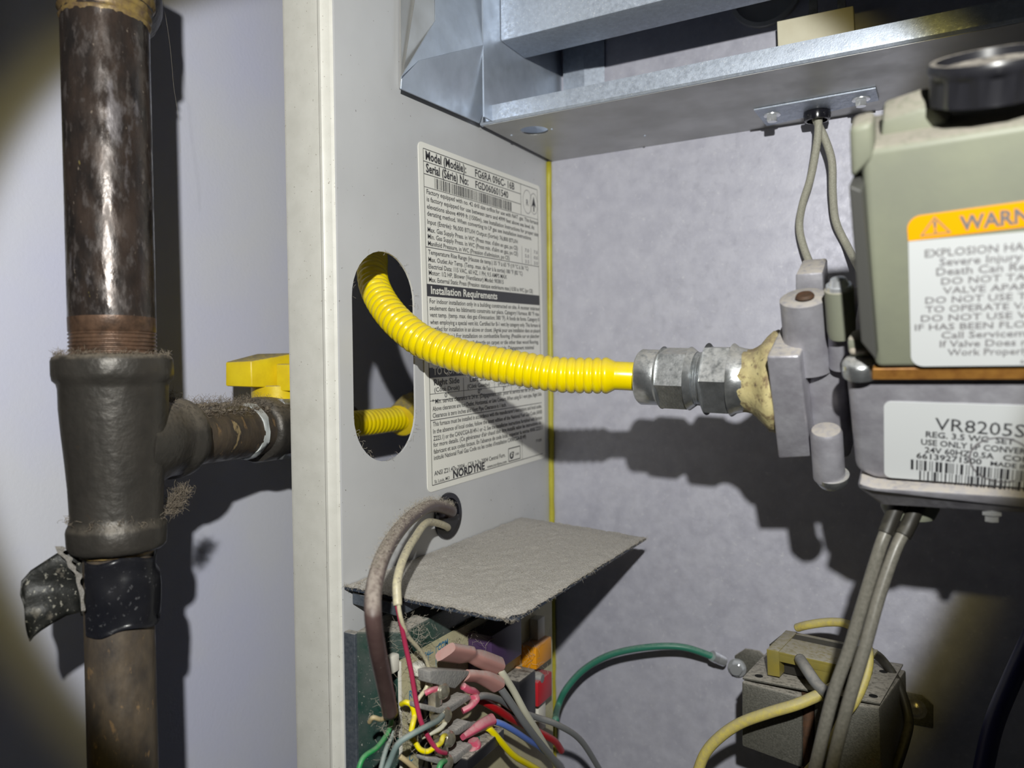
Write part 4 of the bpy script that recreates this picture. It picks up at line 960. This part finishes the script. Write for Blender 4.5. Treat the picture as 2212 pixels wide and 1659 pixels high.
lead('dusty grey wire leading from the second faded pink sleeve, beside the white wire', [B_(1068, 1474, .018), B_(1082, 1488, .020), B_(1108, 1525, .022), B_(1136, 1566, .023), B_(1170, 1610, .022), B_(1225, 1675, .020)], .0020, 'greyw',
     [B_(1004, 1460, .016), B_(1020, 1460, .017), B_(1045, 1464, .018), B_(1074, 1478, .019)], 'pinkf', lerpf((0, .0036), (.5, .0034), (.7, .0040), (1, .0044)), lerpf((0, .0022), (.5, .0022), (1, .0034)), txt='faded pink crimp sleeve, dusty on top')
lead('white insulated wire lying just below the dusty grey one on the board', [B_(1150, 1590, .019), B_(1178, 1620, .020), B_(1205, 1650, .020), B_(1232, 1690, .019)], .0013, 'white')
lead('grey wire arching from the third pink sleeve and drooping to bottom centre', [B_(1024, 1508, .018), B_(1048, 1503, .018), B_(1080, 1512, .017), B_(1115, 1534, .016), B_(1160, 1550, .018), B_(1205, 1566, .024), B_(1255, 1600, .028), B_(1300, 1670, .030)], .0018, 'greyw',
     [B_(999, 1536, .017), B_(1014, 1528, .019), B_(1025, 1514, .0195), B_(1024, 1500, .019)], 'pink', lerpf((0, .0018), (.4, .0030), (.8, .0026), (1, .0018)), lerpf((0, .0014), (1, .0018)))
lead('bright red wire passing under the grey wires at the board', [B_(1030, 1512, .008), B_(1046, 1516, .010), B_(1075, 1533, .012), B_(1105, 1553, .012), B_(1140, 1570, .010), B_(1180, 1590, .012), B_(1200, 1603, .012), B_(1213, 1622, .010)], .0021, 'red')
lead('short pinkish red wire entering the top terminal', [B_(918, 1498, .014), B_(932, 1491, .016), B_(950, 1487, .016), B_(966, 1492, .012)], .0013, 'pink')
lead('small dusty red wire beside the second faded sleeve', [B_(1000, 1482, .017), B_(1012, 1490, .018), B_(1024, 1494, .018), B_(1034, 1505, .016)], .0018, 'pink')
lead('dusty blue wire leading from the wide pink sleeve', [B_(1050, 1556, .018), B_(1080, 1562, .021), B_(1110, 1578, .022), B_(1140, 1598, .021), B_(1162, 1612, .019), B_(1176, 1624, .016)], .0016, 'bluew',
     [B_(1000, 1592, .017), B_(1018, 1580, .018), B_(1036, 1568, .019), B_(1057, 1558, .019)], 'pink', lerpf((0, .0020), (.3, .0030), (.6, .0036), (1, .0042)), lerpf((0, .0014), (.5, .0024), (1, .0030)))
lead('yellow wire leading from the wide pink sleeve to the bottom edge', [B_(1048, 1570, .018), B_(1060, 1577, .020), B_(1082, 1602, .022), B_(1110, 1632, .023), B_(1145, 1653, .023), B_(1200, 1685, .022)], .0017, 'yw')
lead('dark green wire leading from the lowest pink sleeve at board', [B_(1022, 1604, .016), B_(1040, 1596, .014), B_(1058, 1588, .012), B_(1080, 1580, .008)], .0021, 'teal',
     [B_(998, 1640, .016), B_(1014, 1630, .018), B_(1025, 1614, .0185), B_(1022, 1598, .018)], 'pink', lerpf((0, .0014), (.4, .0032), (.8, .0034), (1, .0024)), lerpf((0, .0012), (1, .0022)))
# thermostat side
lead('short bright yellow wire hooking over the board edge', [B_(867, 1521, .006), B_(878, 1517, .010), B_(890, 1525, .012), B_(895, 1545, .013), B_(892, 1562, .014), B_(888, 1580, .014)], .00125, 'yw')
lead('yellow wire looping under the red wire to a terminal screw', [B_(888, 1594, .013), B_(897, 1604, .014), B_(908, 1619, .016), B_(924, 1623, .018), B_(940, 1613, .021), B_(952, 1605, .021), B_(957, 1592, .020), B_(963, 1588, .017)], .0012, 'yw')
lead('grey green wire crossing over the board to a terminal screw', [B_(827, 1680, .012), B_(842, 1645, .014), B_(860, 1607, .018), B_(890, 1586, .022), B_(920, 1570, .023), B_(945, 1557, .021), B_(957, 1544, .018)], .0013, 'tealg')
lead('pale grey green wire left of the board edge', [B_(850, 1560, .0), B_(846, 1590, .002), B_(832, 1625, .004), B_(818, 1680, .006)], .0011, 'tealg')
lead('vivid green wire at bottom left of the bracket', [B_(846, 1555, .002), B_(838, 1582, .004), B_(815, 1614, .006), B_(784, 1638, .006), B_(770, 1680, .006)], .0011, 'greenw')
lead('short green wire at bottom edge by lowest terminal screw', [B_(964, 1643, .018), B_(952, 1650, .020), B_(944, 1675, .020)], .0013, 'greenw')
lead('short tan wire stub curling left of the brown cable end', [B_(846, 1548, .004), B_(835, 1550, .006), B_(822, 1554, .007), B_(806, 1550, .006), B_(798, 1560, .003)], .0010, 'tan')
lead('tan wire running to the bottom edge in front of board', [B_(864, 1634, .010), B_(880, 1646, .012), B_(905, 1668, .014)], .0012, 'tan')
lead('bare tinned wire pinched under second terminal screw', [B_(911, 1592, .016), B_(930, 1584, .018), B_(950, 1574, .019), B_(962, 1562, .019)], .0011, 'white')
# brown cable and its cream neighbour
P = [hc + V((-.02, .002, -.002)), hc + V((.004, -.002, .003)), on_x(935, 1093, .014), on_x(895, 1112, .026), on_x(858, 1150, .038), on_x(826, 1205, .050), on_x(808, 1270, .058), on_x(806, 1330, .064), on_x(815, 1400, .062), on_x(829, 1470, .056), on_x(843, 1540, .050)]
pp = spline(P, 14); r0 = .0034
br = link('thermostat_cable', fix(tube(bmesh.new(), pp, r0, 20)), 'brown', None, True, origin=P[-1]); props(br, 'thick brown jacketed cable arching from round panel hole down to the board', 'cable')
tops = [p + Z_ * r0 * .8 for p in pp[10:80]]
bm = bmesh.new(); strands(bm, tops, 2600, .0016, .00005, .5, .0013, 51); o = link('lint', bm, 'lint', br); o['kind'] = 'stuff'
P = [hc + V((-.015, .001, -.010)), hc + V((.003, -.004, -.006)), on_x(925, 1128, .018), on_x(896, 1162, .030), on_x(872, 1205, .040), on_x(858, 1255, .047), on_x(859, 1308, .050)]
cw = wire('cream_cable', P, .0020, 'creamw', 'cream printed wire beside the brown cable, splitting into red and white', 'cable')
wire('white_core', [P[-1] + Z_ * .003, on_x(866, 1335, .051), on_x(880, 1372, .050), on_x(903, 1400, .049), on_x(920, 1425, .048), on_x(927, 1455, .047), on_x(921, 1485, .047), on_x(905, 1508, .046), on_x(893, 1530, .044), on_x(884, 1560, .040)], .00095, 'creamw', parent=cw)
wire('red_core', [P[-1] + Z_ * .003 + V((-.001, 0, 0)), on_x(866, 1345, .050), on_x(876, 1395, .050), on_x(888, 1450, .051), on_x(898, 1510, .052), on_x(910, 1560, .054), on_x(930, 1600, .056), on_x(948, 1622, .058), on_x(963, 1627, .058)], .0011, 'redw', parent=cw)
# black bushing in the round hole
bm = bmesh.new(); lathe(bm, hc - X_ * .004, X_, [(0, hr * .98), (.0042, hr * .98), (.0043, hr * 1.04), (.0055, hr * 1.02), (.0056, hr * .80), (0, hr * .78)], 36, caps=False)
bu = link('hole_bushing', fix(bm), 'blackg', None, 35, origin=hc); props(bu, 'round black plastic bushing in the side panel around the brown cable', 'bushing')
bm = bmesh.new(); prism(bm, [hc + V((.0015, math.cos(a) * hr * .95, math.sin(a) * hr * .95)) for a in [math.radians(x) for x in range(185, 356, 10)]], V((-.003, 0, 0))); link('bushing_flap', bm, 'black', bu)
# tangle of grey fibre
bm = bmesh.new(); cs = [B_(u, v, .006) for u, v in ((880, 1350), (890, 1370), (905, 1385), (860, 1570), (875, 1590), (850, 1600), (840, 1540), (880, 1560), (900, 1450), (1010, 1365), (1150, 1430), (1130, 1400))]
strands(bm, cs, 420, .006, .00006, .1, .004, 61); o = link('lint', bm, 'lint', None, origin=cs[0]); props(o, 'wispy lint tangled among the wires of circuit board', 'lint', kind='stuff')

# ================================================================== TRANSFORMER on the rear panel
YT = .425
tf = thing('transformer', on_y(1700, 1659, YT), 'dusty steel transformer with amber bobbin on rear panel, bottom right', 'transformer')
fx = [on_y(1602, 1472, YT), on_y(1733, 1506, YT + .002), on_y(1733, 1660, YT + .002), on_y(1602, 1612, YT)]
bk = V((.006, .060, .0))
bm = bmesh.new(); hexa(bm, fx, [p + bk for p in fx], .0012); link('core_block', bm, 'core', tf, 30)
gx = [on_y(1758, 1512, YT + .004), on_y(1900, 1528, YT + .004), on_y(1905, 1720, YT + .004), on_y(1758, 1690, YT + .004)]
bm = bmesh.new(); hexa(bm, gx, [p + bk + V((.004, 0, 0)) for p in gx], .0012); link('core_block', bm, 'core', tf, 30)
bm = bmesh.new(); mx = [on_y(1725, 1504, YT + .010), on_y(1770, 1512, YT + .010), on_y(1770, 1700, YT + .010), on_y(1725, 1680, YT + .010)]; hexa(bm, mx, [p + V((.006, .045, 0)) for p in mx]); link('core_strap', bm, 'rust', tf)
bm = bmesh.new(); a = on_y(1745, 1500, YT + .006); tube(bm, [a + Z_ * .001, a - Z_ * .05], .0032, 16); link('core_rivet', fix(bm), 'rust', tf, 30)
# steel strap plate over the top with four holes
tz = [on_y(1604, 1470, YT), on_y(1902, 1526, YT + .004)]
sxp = [tz[0] + V((0, -.0002, .0006)), tz[1] + V((0, -.0002, .0006)), tz[1] + V((.008, .062, .0006)), tz[0] + V((.006, .060, .0006))]
bm = bmesh.new(); hexa(bm, sxp, [p + Z_ * .0012 for p in sxp], .0003); link('top_strap', bm, 'core', tf, 30)
for a, b in ((.10, .10), (.93, .12), (.90, .72)):
    c = sxp[0].lerp(sxp[1], a).lerp(sxp[3].lerp(sxp[2], a), b) + Z_ * .0012; bm = bmesh.new(); lathe(bm, c, Z_, [(0, .0022), (.00015, .0022)], 18); link('rivet_hole', bm, 'dark', tf)
bx = [on_y(1656, 1402, YT + .006), on_y(1812, 1436, YT + .008), on_y(1808, 1492, YT + .008), on_y(1658, 1458, YT + .006)]
def wall_(A, B, th, nm, m): 
    bm = bmesh.new(); hexa(bm, A, B, .0004); return link(nm, bm, m, tf, 30)
bb = V((.004, .036, 0))
bm = bmesh.new(); thk = .0012
hexa(bm, [bx[0], bx[1], bx[1] - Z_ * .0018, bx[0] - Z_ * .0018], [p + bb for p in (bx[0], bx[1], bx[1] - Z_ * .0018, bx[0] - Z_ * .0018)], .0003)
for i0, sg in ((0, 1), (1, -1)):
    a = bx[0] if i0 == 0 else bx[1]; b = bx[3] if i0 == 0 else bx[2]; hexa(bm, [a, a + X_ * .0065 * sg * (1 if i0 == 0 else 2.2), b + X_ * .0065 * sg * (1 if i0 == 0 else 2.2), b], [p + bb for p in (a, a + X_ * .0065 * sg, b + X_ * .0065 * sg, b)], .0003)
m_ = [bx[0].lerp(bx[3], .0), bx[1], bx[1].lerp(bx[2], .38), bx[0].lerp(bx[3], .38)]; hexa(bm, m_, [p + V((0, .0015, 0)) for p in m_], .0002)
link('bobbin', bm, 'bobbin', tf, 30, label='amber plastic bobbin with dusty top')
bm = bmesh.new(); cw_ = [p + V((0, .008, 0)) for p in bx]; hexa(bm, cw_, [p + V((.004, .024, 0)) for p in cw_]); link('coil', bm, 'blackw', tf)
bm = bmesh.new(); sx2 = [on_y(1838, 1440, YT + .012), on_y(1862, 1442, YT + .012), on_y(1862, 1500, YT + .012), on_y(1836, 1498, YT + .012)]; hexa(bm, sx2, [p + V((.003, .03, 0)) for p in sx2]); 
hexa(bm, [bx[1] + V((-.001, .002, .0001)), on_y(1868, 1447, YT + .012), on_y(1868, 1452, YT + .012), bx[1] + V((-.001, .002, -.0015))], [p + V((.004, .034, 0)) for p in (bx[1], on_y(1868, 1447, YT + .012), on_y(1868, 1452, YT + .012), bx[1] - Z_ * .0015)]); link('bobbin_end', bm, 'bobbin', tf, 30)
# mounting ears on the panel
for (u, v, nm) in ((1628, 1432, 'mounting_ear'), (1975, 1528, 'mounting_ear')):
    c = on_y(u, v, YB - .001); bm = bmesh.new(); prism(bm, [c + V((-.012, 0, -.010)), c + V((.010, 0, -.010)), c + V((.010, 0, .004)), c + V((.004, 0, .009)), c + V((-.005, 0, .009)), c + V((-.012, 0, .003))], V((0, -.0012, 0)), .0004); link(nm, bm, 'core', tf, 30)
# green earth wire with ring lug and screw
gs = on_y(1592, 1443, YB - .004)
G = [on_x(1200, 1556, XB + .008), on_y(1204, 1530, .46), on_y(1222, 1490, .465), on_y(1262, 1446, .47), on_y(1320, 1414, .472), on_y(1400, 1398, .474), on_y(1475, 1398, .480), on_y(1545, 1420, .488)]
ew = wire('earth_wire', G, .0022, 'teal', 'green earth wire arching from the board to a ring lug at transformer', 'wire')
d_ = (gs - G[-1]).normalized(); bm = bmesh.new(); lathe(bm, G[-1] - d_ * .003, d_, [(0, .0034), (.004, .0036), (.0045, .0029), (.006, .0034), (.011, .0032), (.0115, .002)], 20)
lathe(bm, gs + V((0, .001, 0)), -Y_, [(0, .0060), (.001, .0060)], 24); link('ring_lug', bm, 'bright', ew, 30)
bm = bmesh.new(); lathe(bm, gs, -Y_, [(0, .0045), (.003, .0045), (.0035, .0035), (.0036, .001)], 30, hexes=(0, 1)); sc = link('earth_screw', bm, 'bright', None, 30, origin=gs); props(sc, 'bright hex screw holding the green wire lug beside transformer', 'screw')
rs = on_y(1978, 1532, YB - .003); bm = bmesh.new(); lathe(bm, rs + Y_ * .0015, -Y_, [(0, .0062), (.0012, .0060), (.0014, .0035), (.0035, .0034), (.0042, .0022)], 30); sc = link('mounting_screw', bm, 'silver', None, 30, origin=rs); props(sc, 'round head screw right of the transformer in the dark corner', 'screw')
# transformer leads
wire('transformer_lead', [on_y(1722, 1356, .462), on_y(1745, 1350, .458), on_y(1790, 1344, .455), on_y(1830, 1348, .45), on_y(1862, 1372, .44), on_y(1876, 1410, .43), on_y(1872, 1455, .425), on_y(1850, 1510, .420), on_y(1822, 1550, .416), on_y(1795, 1605, .41), on_y(1760, 1650, .408), on_y(1725, 1690, .405)], .0024, 'yold',
     'yellow wire looping over the top and right of the transformer', 'wire', group='transformer leads')
wire('transformer_lead', [on_y(1800, 1486, .412), on_y(1772, 1500, .408), on_y(1720, 1522, .402), on_y(1660, 1540, .40), on_y(1600, 1562, .40), on_y(1555, 1592, .40), on_y(1522, 1630, .40), on_y(1500, 1690, .40)], .0029, 'yold',
     'aged yellow wire crossing the front of the transformer to the bottom edge', 'wire', group='transformer leads')
wire('transformer_lead', [on_y(1728, 1424, .43), on_y(1742, 1445, .418), on_y(1765, 1478, .410), on_y(1790, 1500, .404)], .0030, 'greyw', 'short grey wire emerging from the transformer bobbin', 'wire', group='transformer leads')
wire('transformer_lead', [on_y(1880, 1408, .47), on_y(1905, 1425, .475), on_y(1940, 1478, .475), on_y(1962, 1550, .47), on_y(1955, 1600, .46), on_y(1925, 1690, .45)], .0026, 'blackw', 'black wire curving down right of the transformer', 'wire', group='transformer leads')
wire('corner_cable', [on_y(2290, 1240, .47), on_y(2235, 1360, .46), on_y(2185, 1470, .45), on_y(2145, 1570, .44), on_y(2118, 1690, .43)], .0045, 'navy', 'dark blue cable in the shadow at the bottom right corner', 'cable')
